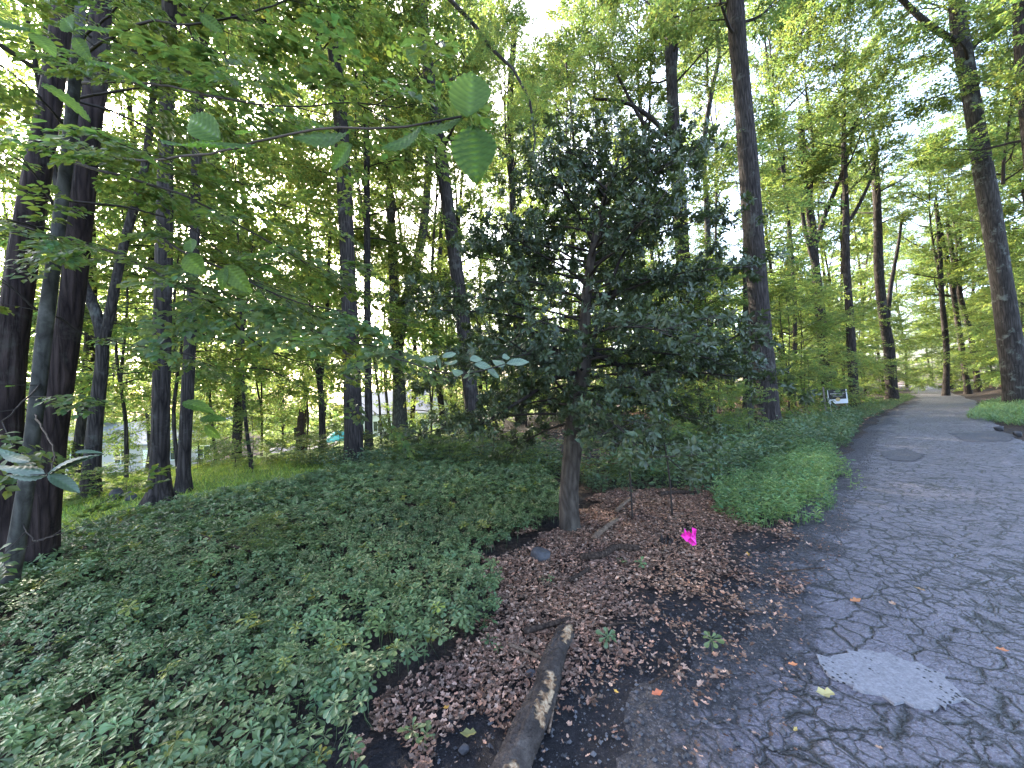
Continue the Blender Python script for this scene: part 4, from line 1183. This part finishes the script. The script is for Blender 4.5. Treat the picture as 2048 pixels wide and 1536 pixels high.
def rosettes(P, g, size, nl, org=np.zeros(3), tm=LEAFP, hgt=0.17, tilt=0.25):
    n = len(P)
    z = gz(P[:, 0], P[:, 1])
    h = hgt * (1 + 0.25 * wob(P[:, 0], P[:, 1], 2.1) + 0.22 * g.normal(size=n)).clip(0.35, 1.6)
    C0 = np.stack([P[:, 0], P[:, 1], z + h], 1)
    axd = norm(np.stack([tilt * g.normal(size=n), tilt * g.normal(size=n), np.ones(n)], 1))
    s = size * g.uniform(0.65, 1.2, n)
    sp_ = Soup()
    tn = tints(g, n, 0.20, 0.07)
    old = g.random(n) < 0.025
    tn[old] *= np.array([1.9, 1.35, 0.6])
    for tier, (cnt, up, ls, dz) in enumerate(((nl, -0.02, 1.0, 0), (max(3, nl // 2), 0.55, 0.62, 0.012))):
        a = (np.arange(cnt) / cnt * 6.283)[None, :] + g.random((n, 1)) * 6.28 + 0.22 * g.normal(size=(n, cnt))
        tmp = np.tile(np.array([[1.0, 0.05, 0]]), (n, 1))
        e1 = norm(np.cross(axd, tmp)); e2 = np.cross(axd, e1)
        rd = np.cos(a)[..., None] * e1[:, None] + np.sin(a)[..., None] * e2[:, None]
        dr = rd + axd[:, None] * (up + 0.22 * g.normal(size=(n, cnt, 1)))
        nn = axd[:, None] + 0.0 * rd + 0.18 * g.normal(size=rd.shape)
        ps = C0[:, None] + axd[:, None] * dz + 0.0 * rd
        L_ = (s[:, None] * ls * g.uniform(0.75, 1.15, (n, cnt))).ravel()
        V, F, C = leaf_soup(ps.reshape(-1, 3) - org, dr.reshape(-1, 3), nn.reshape(-1, 3), L_, L_ * 0.46, tm, np.repeat(tn, cnt, 0) * tints(g, n * cnt, 0.12, 0.03) * (1.12 if tier else 1.0))
        sp_.add(V, F, C)
    return sp_, C0


P = scatter(g, bed_w, 0.047, 0.05)
dist = np.hypot(P[:, 0], P[:, 1])
near = P[dist < 5.0]; farp = P[dist >= 5.0]
s1, c1 = rosettes(near, g, 0.052, 7)
s2, c2 = rosettes(farp[g.random(len(farp)) < 0.8], g, 0.066, 6, tm=LEAF2)
for V, F, C in zip(s2.V, s2.F, s2.C):
    pass
s1.V += s2.V; s1.F += [f_ + s1.n for f_ in s2.F]; s1.C += s2.C; s1.M += s2.M; s1.n += s2.n
# stems
k = np.arange(len(c1))[::2]
st = c1[k]; nst = len(st)
dn = np.tile(np.array([[0, 0, -1.0]]), (nst, 1)) + 0.15 * g.normal(size=(nst, 3))
V, F, C = leaf_soup(st, dn, g.normal(size=(nst, 3)), np.full(nst, 0.16), np.full(nst, 0.006), BLADE, np.full((nst, 3), 0.8)); s1.add(V, F, C)
obj('ground_cover', s1.mesh('ground_cover', M_PACH), label='bed of low evergreen ground cover with whorled leaves across the left foreground', cat='ground cover', kind='stuff')

# single sprigs out in the litter
for k_, (bp_, lab, ns) in enumerate((((838, 1508), 'lone leafy sprig on the litter at the bottom, nearest the camera', 2), ((1210, 1308), 'small green seedling in the litter right of the log end', 2), ((1416, 1308), 'tiny bright green seedling in the dark dirt right of the log', 1), ((1258, 1140), 'small sprig below the curved dark stick', 2),
                                     ((1100, 1175), 'small sprig in the litter near the dark rock', 2), ((985, 1300), 'pair of low sprigs at the corner of the ground cover beside the log end', 2))):
    b = gp(*bp_)
    Pk = b[None, :2] + 0.05 * g.normal(size=(ns, 2))
    root = empty('seedling', b, lab, 'seedling', 'seedlings in the litter')
    for pk in Pk:
        s_, c_ = rosettes(pk[None], g, 0.055 if k_ else 0.07, 6, org=b, hgt=0.07)
        obj('whorl', s_.mesh('whorl', M_PACH), root)
        V, F = tube(np.array([(c_[0][0] - b[0], c_[0][1] - b[1], -0.02), c_[0] - b]), (0.003, 0.002), 5); obj('stem', mesh_np('stem', V, F, M_STEM), root)


def leafy_patch(name, poly, spacing, h0, h1, leafL, wr, mat, label, cat, seed, tm=LEAF2, upr=0.3, ragged=0.08, stalk=True):
    g = np.random.default_rng(seed)
    P = scatter(g, poly, spacing, ragged)
    n = len(P)
    hh = (h0 + (h1 - h0) * g.random(n) ** 1.3) * (1 + 0.35 * wob(P[:, 0], P[:, 1], 1.9) + 0.3 * wob(P[:, 0], P[:, 1], 6.7, 3))
    z = gz(P[:, 0], P[:, 1])
    a = g.random(n) * 6.28
    dr = np.stack([np.cos(a), np.sin(a), upr + 0.35 * g.normal(size=n)], 1)
    nn = np.stack([0.4 * g.normal(size=n), 0.4 * g.normal(size=n), np.ones(n)], 1)
    L = leafL * g.uniform(0.6, 1.3, n)
    V, F, C = leaf_soup(np.stack([P[:, 0], P[:, 1], z + hh], 1), dr, nn, L, L * wr, tm, tints(g, n, 0.22, 0.12))
    sp_ = Soup(); sp_.add(V, F, C)
    if stalk:
        m = np.arange(0, n, 4)
        V, F, C = leaf_soup(np.stack([P[m, 0], P[m, 1], z[m] - 0.01], 1), np.stack([.2 * g.normal(size=len(m)), .2 * g.normal(size=len(m)), np.ones(len(m))], 1), g.normal(size=(len(m), 3)), hh[m] * 1.1, np.full(len(m), 0.006), BLADE, np.full((len(m), 3), 0.8)); sp_.add(V, F, C)
    return obj(name, sp_.mesh(name, mat), label=label, cat=cat, kind='stuff')


leafy_patch('weed_patch', pxpoly([(1415, 1010), (1430, 975), (1500, 940), (1600, 900), (1655, 905), (1690, 945), (1672, 985), (1620, 1035), (1560, 1062), (1500, 1058), (1450, 1040)]), 0.02, 0.02, 0.24, 0.062, 0.34, M_WEED, 'bright green weed patch spilling onto the road edge', 'weeds', 51, upr=0.35, ragged=0.3)
leafy_patch('undergrowth', pxpoly([(1130, 965), (1230, 955), (1300, 900), (1400, 868), (1480, 850), (1620, 846), (1725, 842), (1700, 890), (1650, 905), (1500, 945), (1430, 985), (1400, 1000), (1330, 985), (1200, 990)]), 0.036, 0.03, 0.50, 0.085, 0.55, M_SHRUB, 'tangled grey-green undergrowth between the evergreen and the roadside trunk', 'undergrowth', 52)
leafy_patch('undergrowth', pxpoly([(560, 930), (700, 915), (860, 900), (1120, 905), (1130, 965), (1000, 945), (880, 940), (700, 945)]), 0.04, 0.03, 0.40, 0.08, 0.55, M_SHRUB, 'leafy undergrowth along the far edge of the ground cover', 'undergrowth', 53)
leafy_patch('bank_grass', pxpoly([(1930, 838), (1965, 812), (2010, 800), (2060, 796), (2250, 800), (2250, 860), (2060, 856), (1990, 846)]), 0.05, 0.02, 0.20, 0.16, 0.12, M_WEED, 'short bright grass on the bank under the leaning tree', 'grass', 54, BLADE, 0.9)
leafy_patch('verge_grass', pxpoly([(1690, 845), (1735, 838), (1790, 815), (1830, 795), (1812, 790), (1760, 800), (1690, 822), (1640, 838)]), 0.07, 0.02, 0.15, 0.13, 0.2, M_SHRUB, 'thin grass and weeds on the verge below the sign', 'grass', 55)
leafy_patch('lawn_grass', pxpoly([(120, 1098), (200, 1066), (300, 1040), (420, 1006), (520, 984), (600, 966), (700, 944), (700, 915), (600, 915), (450, 925), (250, 950), (80, 1000)]), 0.055, -0.01, 0.02, 0.11, 0.09, M_GRASS, 'short lawn grass beyond the ground cover on the left', 'grass', 56, BLADE, 1.4, 0.05, False)

LIT = [(690, 1700), (705, 1536), (735, 1450), (890, 1345), (990, 1265), (1000, 1200), (945, 1150), (1010, 1100), (1110, 1060), (1180, 1010), (1260, 980), (1420, 978), (1480, 1040), (1600, 1068), (1600, 1130), (1520, 1230), (1440, 1330), (1320, 1400), (1180, 1440), (940, 1440), (820, 1540), (790, 1700)]
g = np.random.default_rng(31)


def litter(name, P, g, L0, label, lift=0.012, mat=M_LITTER):
    n = len(P)
    z = gz(P[:, 0], P[:, 1])
    a = g.random(n) * 6.28
    dr = np.stack([np.cos(a), np.sin(a), 0.22 * g.normal(size=n)], 1)
    nn = np.stack([0.38 * g.normal(size=n), 0.38 * g.normal(size=n), np.ones(n)], 1)
    L = L0 * g.uniform(0.45, 1.25, n)
    b = np.exp(0.55 * g.normal(size=(n, 1))); r_ = g.random((n, 1))
    ti = b * np.concatenate([np.ones((n, 1)), 0.85 + 0.3 * r_, 0.8 + 0.45 * r_], 1)
    V, F, C = leaf_soup(np.stack([P[:, 0], P[:, 1], z + lift + 0.018 * g.random(n)], 1), dr, nn, L, L * g.uniform(0.45, 0.8, n), LITTER, np.clip(ti, 0.1, 3.0))
    sp_ = Soup(); sp_.add(V, F, C)
    return obj(name, sp_.mesh(name, mat), label=label, cat='leaf litter', kind='stuff')


P = scatter(g, pxpoly(LIT), 0.0125, 0.30)
pk_ = np.clip(1.05 - 0.95 * sstep(-2.3, -1.0, road_offset(P[:, 0], P[:, 1])) + 0.75 * wob(P[:, 0], P[:, 1], 3.1) + 0.45 * wob(P[:, 0], P[:, 1], 9.0, 2), 0.06, 1)
litter('leaf_litter', P[g.random(len(P)) < pk_], g, 0.034, 'brown dry leaf litter between the ground cover and the dark dirt', 0.03)
P = scatter(g, pxpoly([(760, 1700), (900, 1400), (1150, 1330), (1400, 1230), (1590, 1060), (1680, 1000), (1720, 1000), (1650, 1200), (1620, 1400), (1500, 1800)]), 0.062, 0.1)
litter('scattered_litter', P, g, 0.022, 'sparse leaf crumbs scattered over the dark dirt verge', 0.02)
P = scatter(g, [(-14, 6), (-3, 9), (4, 6.5), (7, 8.5), (24, 22), (30, 40), (-30, 40)], 0.16)
P = P[(-0.85 * P[:, 0] + 0.5 * P[:, 1] < 7.5) & (np.abs(road_offset(P[:, 0], P[:, 1])) > 1.6)]
litter('forest_litter', P, g, 0.11, 'old leaves covering the forest floor among the trees left of the road')
P = scatter(g, [(15, 9), (24, 15), (50, 40), (56, 36), (40, 15), (20, 8)], 0.2)
P = P[road_offset(P[:, 0], P[:, 1]) > 1.6]
litter('bank_litter', P, g, 0.11, 'old leaves lying on the bank right of the road')

# crumbs of asphalt and gravel along the broken edge
P = scatter(g, pxpoly([(740, 1700), (900, 1400), (1180, 1300), (1420, 1200), (1580, 1070), (1690, 950), (1720, 870), (1760, 860), (1730, 960), (1680, 1090), (1660, 1250), (1660, 1400), (1600, 1800)]), 0.032, 0.12)
n = len(P); s_ = 0.0035 + 0.011 * g.random(n) ** 4
OCT = np.array([(1, 0, 0), (-1, 0, 0), (0, 1, 0), (0, -1, 0), (0, 0, .8), (0, 0, -.8)], float)
OF = np.array([(0, 2, 4), (2, 1, 4), (1, 3, 4), (3, 0, 4), (2, 0, 5), (1, 2, 5), (3, 1, 5), (0, 3, 5)])
V = np.stack([P[:, 0], P[:, 1], gz(P[:, 0], P[:, 1]) + 0.016], 1)[:, None] + OCT[None] * s_[:, None, None] * g.uniform(0.6, 1.3, (n, 6, 3))
F = (np.arange(n) * 6)[:, None, None] + OF[None]
obj('road_gravel', mesh_np('road_gravel', V.reshape(-1, 3), F.reshape(-1, 3), M_CRUMB), label='loose gravel and asphalt crumbs along the broken road edge', cat='gravel', kind='stuff')

b = gp(530, 1120)
root = empty('weed_sprout', b, 'pale feathery weed sprouting above the ground cover behind the fallen branch', 'weed')
V, F = tube(np.array([(0, 0, -.02), (.01, 0, .2), (.03, .01, .36)]), (.006, .005, .003), 6); obj('stem', mesh_np('stem', V, F, M_STEM), root)
c = obj('foliage', CROWNS['sapling'][1], root, kind='stuff', loc=(0.01, 0, .16)); c.scale = (.26, .26, .1)

# ------------------------------------------------------------------ log, sticks, stones, flag, leaves
def lying(name, label, cat, pxs, w0, w1, mat, seed, bare=(), lift=0.5, sides=12, rings=30, group=None, up=0.028):
    g_ = np.random.default_rng(seed)
    C_ = [gp(*p) for p in pxs]
    r0, r1 = px_r(w0, C_[0]), px_r(w1, C_[-1])
    rr = np.linspace(r0, r1, len(C_))
    P_ = [c + np.array([0, 0, r * lift + up]) for c, r in zip(C_, rr)]
    S_, f = resample(P_, rings)
    rad = np.interp(f, [0, .02, .97, 1], [r0 * .8, r0, r1, r1 * .6])
    org = C_[0]
    V, F = tube(S_ - org, rad, sides, 0.10 if bare else 0.05, seed)
    if bare:                              # splintered far end
        V[:sides] += (S_[0] - S_[3]) * g_.uniform(-0.4, 1.6, (sides, 1))
    tint = None
    if bare:
        tint = np.ones((len(V), 3))
        ctr = np.repeat(S_ - org, sides, 0); dv = norm(V[:rings * sides] - ctr)
        tt = np.arctan2(dv[:, 2], dv[:, 0] * 0.95 + dv[:, 1] * 0.3)      # 0 = right side, pi/2 = top
        for q_, (f0, f1, t0, t1) in enumerate(bare):
            ff = np.repeat(f, sides)
            d_ = np.angle(np.exp(1j * (tt - (t0 + t1) / 2)))
            wig = 0.25 * np.sin(ff * 90 + q_) + 0.2 * g_.normal(size=len(ff))
            m = (ff > f0) & (ff < f1) & (np.abs(d_ + wig * .5) < (t1 - t0) / 2)
            tint[:len(ff)][m] = 0.0
    return obj(name, mesh_np(name, V, F, mat, tint=tint, smooth=True), label=label, cat=cat, group=group, loc=org)


lying('fallen_log', 'rotting log with peeling bark pointing away from the camera at the bottom', 'log', [(1134, 1280), (1108, 1345), (1094, 1400), (1073, 1455), (1038, 1536), (1003, 1620), (965, 1720)], 34, 84, M_LOG, 3, sides=40, rings=120,
      bare=((0.0, 0.11, 0.7, 1.5), (0.11, 0.15, 0.9, 1.3), (0.37, 0.45, 0.75, 1.45), (0.44, 0.50, 0.5, 1.15), (0.49, 0.62, 0.6, 1.35), (0.8, 0.9, 0.5, 1.3)), lift=0.55)
STK = [('stick', 'thick dark curved stick in the litter left of the pink flag', [(1160, 1128), (1205, 1124), (1232, 1108), (1280, 1110)], 15, 13, M_STICK),
       ('stick', 'pale stick in the litter just right of the evergreen trunk', [(1188, 1088), (1212, 1066), (1236, 1048)], 12, 9, M_STICK_PALE), ('stick', 'pale stick further back behind the first pale one', [(1232, 1032), (1250, 1015), (1262, 1006)], 9, 6, M_STICK_PALE),
       ('stick', 'thin brown stick leaning against the left side of the log', [(1018, 1308), (1055, 1322), (1092, 1340)], 7, 6, M_STICK_PALE), ('fallen_branch', 'dark fallen branch lying on the ground cover', [(310, 1090), (390, 1105), (440, 1125), (518, 1150)], 4, 9, M_STICK),
       ('stick', 'dark thick stick at the back of the litter', [(1318, 998), (1350, 994), (1395, 994)], 10, 8, M_STICK), ('stick', 'dark rotten stick beyond the far end of the log', [(1048, 1282), (1085, 1272), (1142, 1254)], 13, 8, M_STICK),
       ('twig', 'long thin twig crossing the dark dirt right of the log', [(1300, 1388), (1345, 1360), (1362, 1335), (1340, 1305)], 5, 3, M_STICK), ('twig', 'thin dark twig by the road edge under the flag', [(1440, 1232), (1480, 1240), (1512, 1244)], 5, 3, M_STICK),
       ('twig', 'short pale twig at the right side of the log', [(1098, 1490), (1104, 1460), (1108, 1438)], 6, 4, M_STICK_PALE), ('stick', 'dark stick in the litter between the log and the curved stick', [(1138, 1175), (1165, 1160), (1180, 1148)], 9, 7, M_STICK),
       ('twig', 'thin twig near the road edge right of the flag', [(1560, 1158), (1610, 1152), (1650, 1148)], 4, 3, M_STICK), ('twig', 'thin twig in litter below the flag', [(1210, 1268), (1260, 1262), (1300, 1270)], 5, 3, M_STICK)]
for k_, (nm, lab, pxs, w0, w1, mt) in enumerate(STK):
    lying(nm, lab, nm.replace('_', ' '), pxs, w0, w1, mt, 60 + k_, sides=9, rings=22, up=0.19 if nm == 'fallen_branch' else 0.05)
# side shoot of the fallen branch
for nm, lab, bp_, wpx, hpx, seed in (('rock', 'dark rounded rock in the litter left of the curved stick', (1080, 1122), 46, 30, 1), ('rock', 'small grey angular stone at the left side of the log', (1062, 1358), 24, 16, 2), ('rock', 'pale stone at the road edge on the right bank, left one', (1998, 862), 26, 12, 3), ('rock', 'pale stone at the road edge on the right bank, right one', (2036, 872), 24, 12, 4),
                                     ('rock', 'dark mossy stone pile by the ivy clad tree, left stone', (232, 998), 36, 26, 5), ('rock', 'dark mossy stone pile by the ivy clad tree, right stone', (262, 1000), 30, 20, 6), ('rock', 'small grey stone beside the lone sprig at the bottom', (928, 1512), 22, 14, 7)):
    b = gp(*bp_)
    g_ = np.random.default_rng(seed)
    import bmesh
    bm = bmesh.new(); bmesh.ops.create_icosphere(bm, subdivisions=3, radius=1)
    r = px_r(wpx, b); rz_ = hpx / FPX * b[1] / 2 * 1.1
    pl = norm(g_.normal(size=(9, 3)))
    for v in bm.verts:
        c = np.array(v.co)
        for p_ in pl:
            e_ = c @ p_ - 0.72
            if e_ > 0: c = c - p_ * e_ * 0.85
        v.co = (c[0] * r, c[1] * r * .9, c[2] * rz_ + rz_ * .45 + .02)
    me = bpy.data.meshes.new('rock'); bm.to_mesh(me); bm.free(); me.materials.append(M_ROCK)
    obj('rock', me, label=lab, cat='rock', group='loose rocks', loc=b)

b = gp(1333, 1092)
s_ = Soup()
for k_ in range(9):
    a = k_ * 0.7; V, F = tube(np.array([(0.03 * math.cos(a), 0.03 * math.sin(a), -.02), (0.05 * math.cos(a), 0.05 * math.sin(a), 0.05), (0.045 * math.cos(a + .4), 0.04 * math.sin(a), 0.09 + .03 * math.sin(k_ * 2.3))]), (0.018, 0.014, 0.003), 6); s_.add(V, F)
obj('rotten_stump', s_.mesh('rotten_stump', M_BARK), label='small dark rotten stump beside the pink flag', cat='stump', loc=b)

# pink survey flag: crumpled plastic on a wire
b = gp(1384, 1108)
flag = empty('survey_flag', b, 'crumpled bright pink marker flag on a thin wire in the litter', 'flag')
fp = lambda x, y: pt(x, y, b[1]) - b
wire, _ = resample([np.array([0, 0, -.05]), np.array([0, 0, 0]), fp(1384, 1085), fp(1386, 1060)], 10)
V, F = tube(wire, 0.0016, 6); obj('wire', mesh_np('wire', V, F, M_WIRE), flag)
OUT = [(1385, 1092), (1377, 1084), (1372, 1083), (1369, 1079), (1363, 1072), (1367, 1063), (1369, 1057), (1373, 1062), (1377, 1067), (1376, 1061), (1382, 1066), (1386, 1070), (1387, 1064), (1386, 1056), (1391, 1057), (1392, 1068), (1393, 1080), (1391, 1087)]
bm = bmesh.new()
cv = fp(1380, 1074)
ring = [bm.verts.new(fp(*p) + np.array([0, 0.022 * math.sin(k_ * 2.1), 0])) for k_, p in enumerate(OUT)]
mid = [bm.verts.new((fp(*p) + cv) / 2 + np.array([0, 0.018 * math.sin(k_ * 1.3 + 1), 0])) for k_, p in enumerate(OUT)]
c0 = bm.verts.new(cv + np.array([0, -0.01, 0]))
for k_ in range(len(OUT)):
    k2 = (k_ + 1) % len(OUT)
    bm.faces.new((ring[k_], ring[k2], mid[k2], mid[k_])); bm.faces.new((mid[k_], mid[k2], c0))
me = bpy.data.meshes.new('flag_sheet'); bm.to_mesh(me); bm.free(); me.materials.append(M_PINK)
fo = obj('sheet', me, flag)
md = fo.modifiers.new('thick', 'SOLIDIFY'); md.thickness = 0.0012

# single fallen leaves one can pick out
LVS = [((1712, 1212), 24, (1.9, 1.35, 0.9)), ((1860, 1192), 18, (1.6, 1.7, 1.3)), ((1800, 1215), 22, (1.7, 1.7, 1.6)), ((1585, 1340), 18, (2.3, 1.5, 1.0)), ((1505, 1120), 16, (3.0, 2.6, 0.6)), ((1690, 1400), 44, (1.9, 2.6, 1.7)), ((2000, 1308), 20, (1.9, 1.4, 1.1)), ((1595, 1478), 14, (2.2, 2.6, 1.2)),
       ((1775, 1514), 16, (1.8, 1.8, 1.7)), ((1545, 1245), 12, (2.2, 2.2, 1.6)), ((1316, 1402), 26, (2.2, 1.1, 0.8)), ((1243, 1400), 12, (2.6, 2.6, 0.9)), ((910, 1425), 18, (2.8, 2.4, 0.7)), ((945, 1378), 16, (2.6, 2.5, 2.3)), ((1150, 1310), 16, (2.4, 2.2, 2.0)), ((970, 1480), 36, (0.8, 1.25, 0.7))]
for k_, (bp_, w, ti) in enumerate(LVS):
    b = gp(*bp_)
    L_ = np.array([w / FPX * b[1] * 0.9])
    a = k_ * 1.9
    tm = (LITTER[0] * np.array([1, 1, .8]), LITTER[1])
    V, F, C = leaf_soup(np.array([[-L_[0] / 2, 0, 0.035]]), np.array([[math.cos(a), math.sin(a) * .6, .05]]), np.array([[.15 * math.sin(k_), -.25, 1]]), L_, L_ * .6, tm, np.array([ti]))
    lab = {0: 'orange leaf on the asphalt straight above the pale patch', 1: 'pale leaf on the asphalt, farthest right of those above the patch', 2: 'whitish leaf on the asphalt between the orange one and the farthest', 3: 'small orange leaf at the left tip of the pale patch', 6: 'reddish leaf on the asphalt right of the pale patch', 7: 'yellow-green leaf on the dark asphalt at the bottom, left of centre road', 8: 'pale leaf lowest on the asphalt below the patch', 9: 'tiny pale leaf at the dirt edge below the thin twig', 11: 'tiny yellow leaf beside the orange-brown leaf near the log', 13: 'whitish leaf on the litter left of the stick that leans on the log', 14: 'whitish leaf touching the far end of the log', 4: 'tiny yellow leaf at the road edge right of the flag', 5: 'pale green torn leaf on the asphalt just below the pale patch', 10: 'orange-brown leaf on the dark dirt right of the log', 12: 'yellow leaf on the litter left of the log', 15: 'green leaf lying on the dirt left of the near log end'}.get(k_)
    obj('fallen_leaf', mesh_np('fallen_leaf', V, F, M_LITTER, tint=C), label=lab or 'small pale fallen leaf lying singly on the dark ground or asphalt', cat='leaf', group='single fallen leaves', loc=b)

# ------------------------------------------------------------------ yard sign
def boxv(x0, x1, y0, y1, z0, z1):
    V = np.array([(x, y, z) for x in (x0, x1) for y in (y0, y1) for z in (z0, z1)], float)
    F = np.array([(0, 1, 3), (0, 3, 2), (4, 6, 7), (4, 7, 5), (0, 4, 5), (0, 5, 1), (2, 3, 7), (2, 7, 6), (0, 2, 6), (0, 6, 4), (1, 5, 7), (1, 7, 3)])
    return V, F


SY = 14.0
c_ = pt(1678, 793, SY)
b = g3(c_[0], SY)
sign = empty('yard_sign', b, 'small black and white yard sign on a stake beside the road', 'sign')
yaw = math.radians(-38)
sign.rotation_euler = (0, math.radians(-2.5), yaw)
u_ = SY / FPX * 0.92           # metres per pixel there
W_, H_ = 32 * u_, 30 * u_
zc = c_[2] - b[2]


def spart(name, x0, x1, y0, y1, z0, z1, mat, parent=sign):
    V, F = boxv(x0, x1, y0, y1, z0, z1)
    return obj(name, mesh_np(name, V, F, mat), parent)


panel = spart('panel', -W_ / 2, W_ / 2, -.006, .006, zc - H_ / 2, zc + H_ / 2, M_SIGN_WHITE)
spart('black_field', -W_ / 2 + .02, W_ / 2 - .035, -.010, -.0065, zc - H_ / 2 + .165, zc + H_ / 2 + .004, M_SIGN_BLACK, panel)
for k_, (wf, dz, hh) in enumerate(((.34, .06, .03), (.74, .13, .035), (.6, .20, .016), (.5, .25, .014))):
    spart('lettering', -W_ * wf / 2, W_ * wf / 2, -.0125, -.0105, zc + H_ / 2 - dz - hh, zc + H_ / 2 - dz, M_SIGN_GREY, panel)
a = np.linspace(0, 2 * np.pi, 24, endpoint=False)
em, _ = (np.array([(0, -.016, 0)] + [(.07 * math.cos(q), -.016, .07 * math.sin(q)) for q in a]), 0)
em[:, 2] += zc - H_ / 2 + .155
obj('emblem', mesh_np('emblem', em, np.array([(0, 1 + q, 1 + (q + 1) % 24) for q in range(24)]), M_GOLD), panel)
for sx_ in (-1, 1):
    V, F = tube(np.array([(sx_ * W_ * .42, .012, -.1), (sx_ * W_ * .42, .012, zc + H_ / 2)]), 0.006, 6); obj('leg', mesh_np('leg', V, F, M_METAL), sign)
V, F = boxv(-W_ * .5 - .13, -W_ * .5 - .075, 0, .05, -.2, zc + H_ * .75); obj('stake', mesh_np('stake', V, F, M_STAKE), sign)

# ------------------------------------------------------------------ houses beyond the lawn
def house(name, label, px0, px1, Y, eave_h, ridge_h, depth, wall, yaw, base_z=None, nwin=4):
    a0, a1 = pt(px0, 850, Y), pt(px1, 850, Y)
    w = a1[0] - a0[0]
    b = np.array([(a0[0] + a1[0]) / 2, Y, float(gz((a0[0] + a1[0]) / 2, Y)) - .1])
    root = empty(name, b, label, 'house'); root.rotation_euler = (0, 0, yaw)
    V, F = boxv(-w / 2, w / 2, 0, depth, 0, eave_h)
    # gable tops
    n0 = len(V)
    V = np.concatenate([V, [(-w / 2, depth / 2, ridge_h), (w / 2, depth / 2, ridge_h)]])
    F = np.concatenate([F, [(1, n0, 3), (5, 7, n0 + 1)]])
    wl = obj('wall', mesh_np('wall', V, F, wall), root)
    e = .35
    rv = np.array([(-w / 2 - e, -e, eave_h - .15), (w / 2 + e, -e, eave_h - .15), (w / 2 + e, depth / 2, ridge_h + .1), (-w / 2 - e, depth / 2, ridge_h + .1), (-w / 2 - e, depth + e, eave_h - .15), (w / 2 + e, depth + e, eave_h - .15)])
    rv2 = np.concatenate([rv, rv + [0, 0, .14]])
    rf = np.array([(0, 1, 2, 3), (3, 2, 5, 4), (6, 9, 8, 7), (9, 10, 11, 8), (0, 6, 7, 1), (4, 5, 11, 10), (0, 3, 9, 6), (3, 4, 10, 9), (1, 7, 8, 2), (2, 8, 11, 5)])
    ro = obj('roof', mesh_np('roof', rv2, rf, M_ROOF), root)
    V, F = boxv(w * .2, w * .2 + .7, depth / 2 - .3, depth / 2 + .4, ridge_h - .5, ridge_h + .9); obj('chimney', mesh_np('chimney', V, F, M_BRICK), ro)
    for k_ in range(nwin):
        x = -w / 2 + w * (k_ + .5) / nwin
        if k_ == nwin // 2:
            V, F = boxv(x - .5, x + .5, -.05, -.003, .05, 2.1); dr_ = obj('door', mesh_np('door', V, F, M_SIDING), root)
            continue
        V, F = boxv(x - .6, x + .6, -.06, -.003, 0.95, 2.25); wi = obj('window', mesh_np('window', V, F, M_SIDING), root)
        for sx_ in (-1, 1):
            V, F = boxv(x + sx_ * .28 - .24, x + sx_ * .28 + .24, -.075, -.062, 1.03, 2.17); obj('pane', mesh_np('pane', V, F, M_GLASS), wi)
    return root


house('brick_house', 'pink brick house with grey roof glimpsed through the trees at far left', 120, 420, 36, 2.7, 4.6, 8, M_BRICK, 0.12, nwin=6)
house('white_house', 'white sided house glimpsed behind the knotted tree', 690, 860, 42, 3.0, 5.4, 7, M_SIDING, -0.2, nwin=4)
g = np.random.default_rng(9)
c_ = pt(700, 880, 30); b = g3(c_[0], 30)
bm = bmesh.new(); bmesh.ops.create_icosphere(bm, subdivisions=4, radius=1)
for v in bm.verts:
    x, y, z = v.co
    v.co = (x * 2.1, y * 1.3, max(z, -0.05) * (1.15 + .18 * math.sin(x * 7 + y * 5) + .1 * math.sin(y * 11)))
me = bpy.data.meshes.new('garden_cover'); bm.to_mesh(me); bm.free(); me.materials.append(M_TEAL)
obj('garden_cover', me, label='teal plastic cover heaped in the yard behind the knotted tree', cat='cover', loc=b)
sheet('yard_paving', [(540, 900), (660, 895), (690, 880), (640, 870), (560, 878)], M_PAVE, 0.03, 0.05, 8)
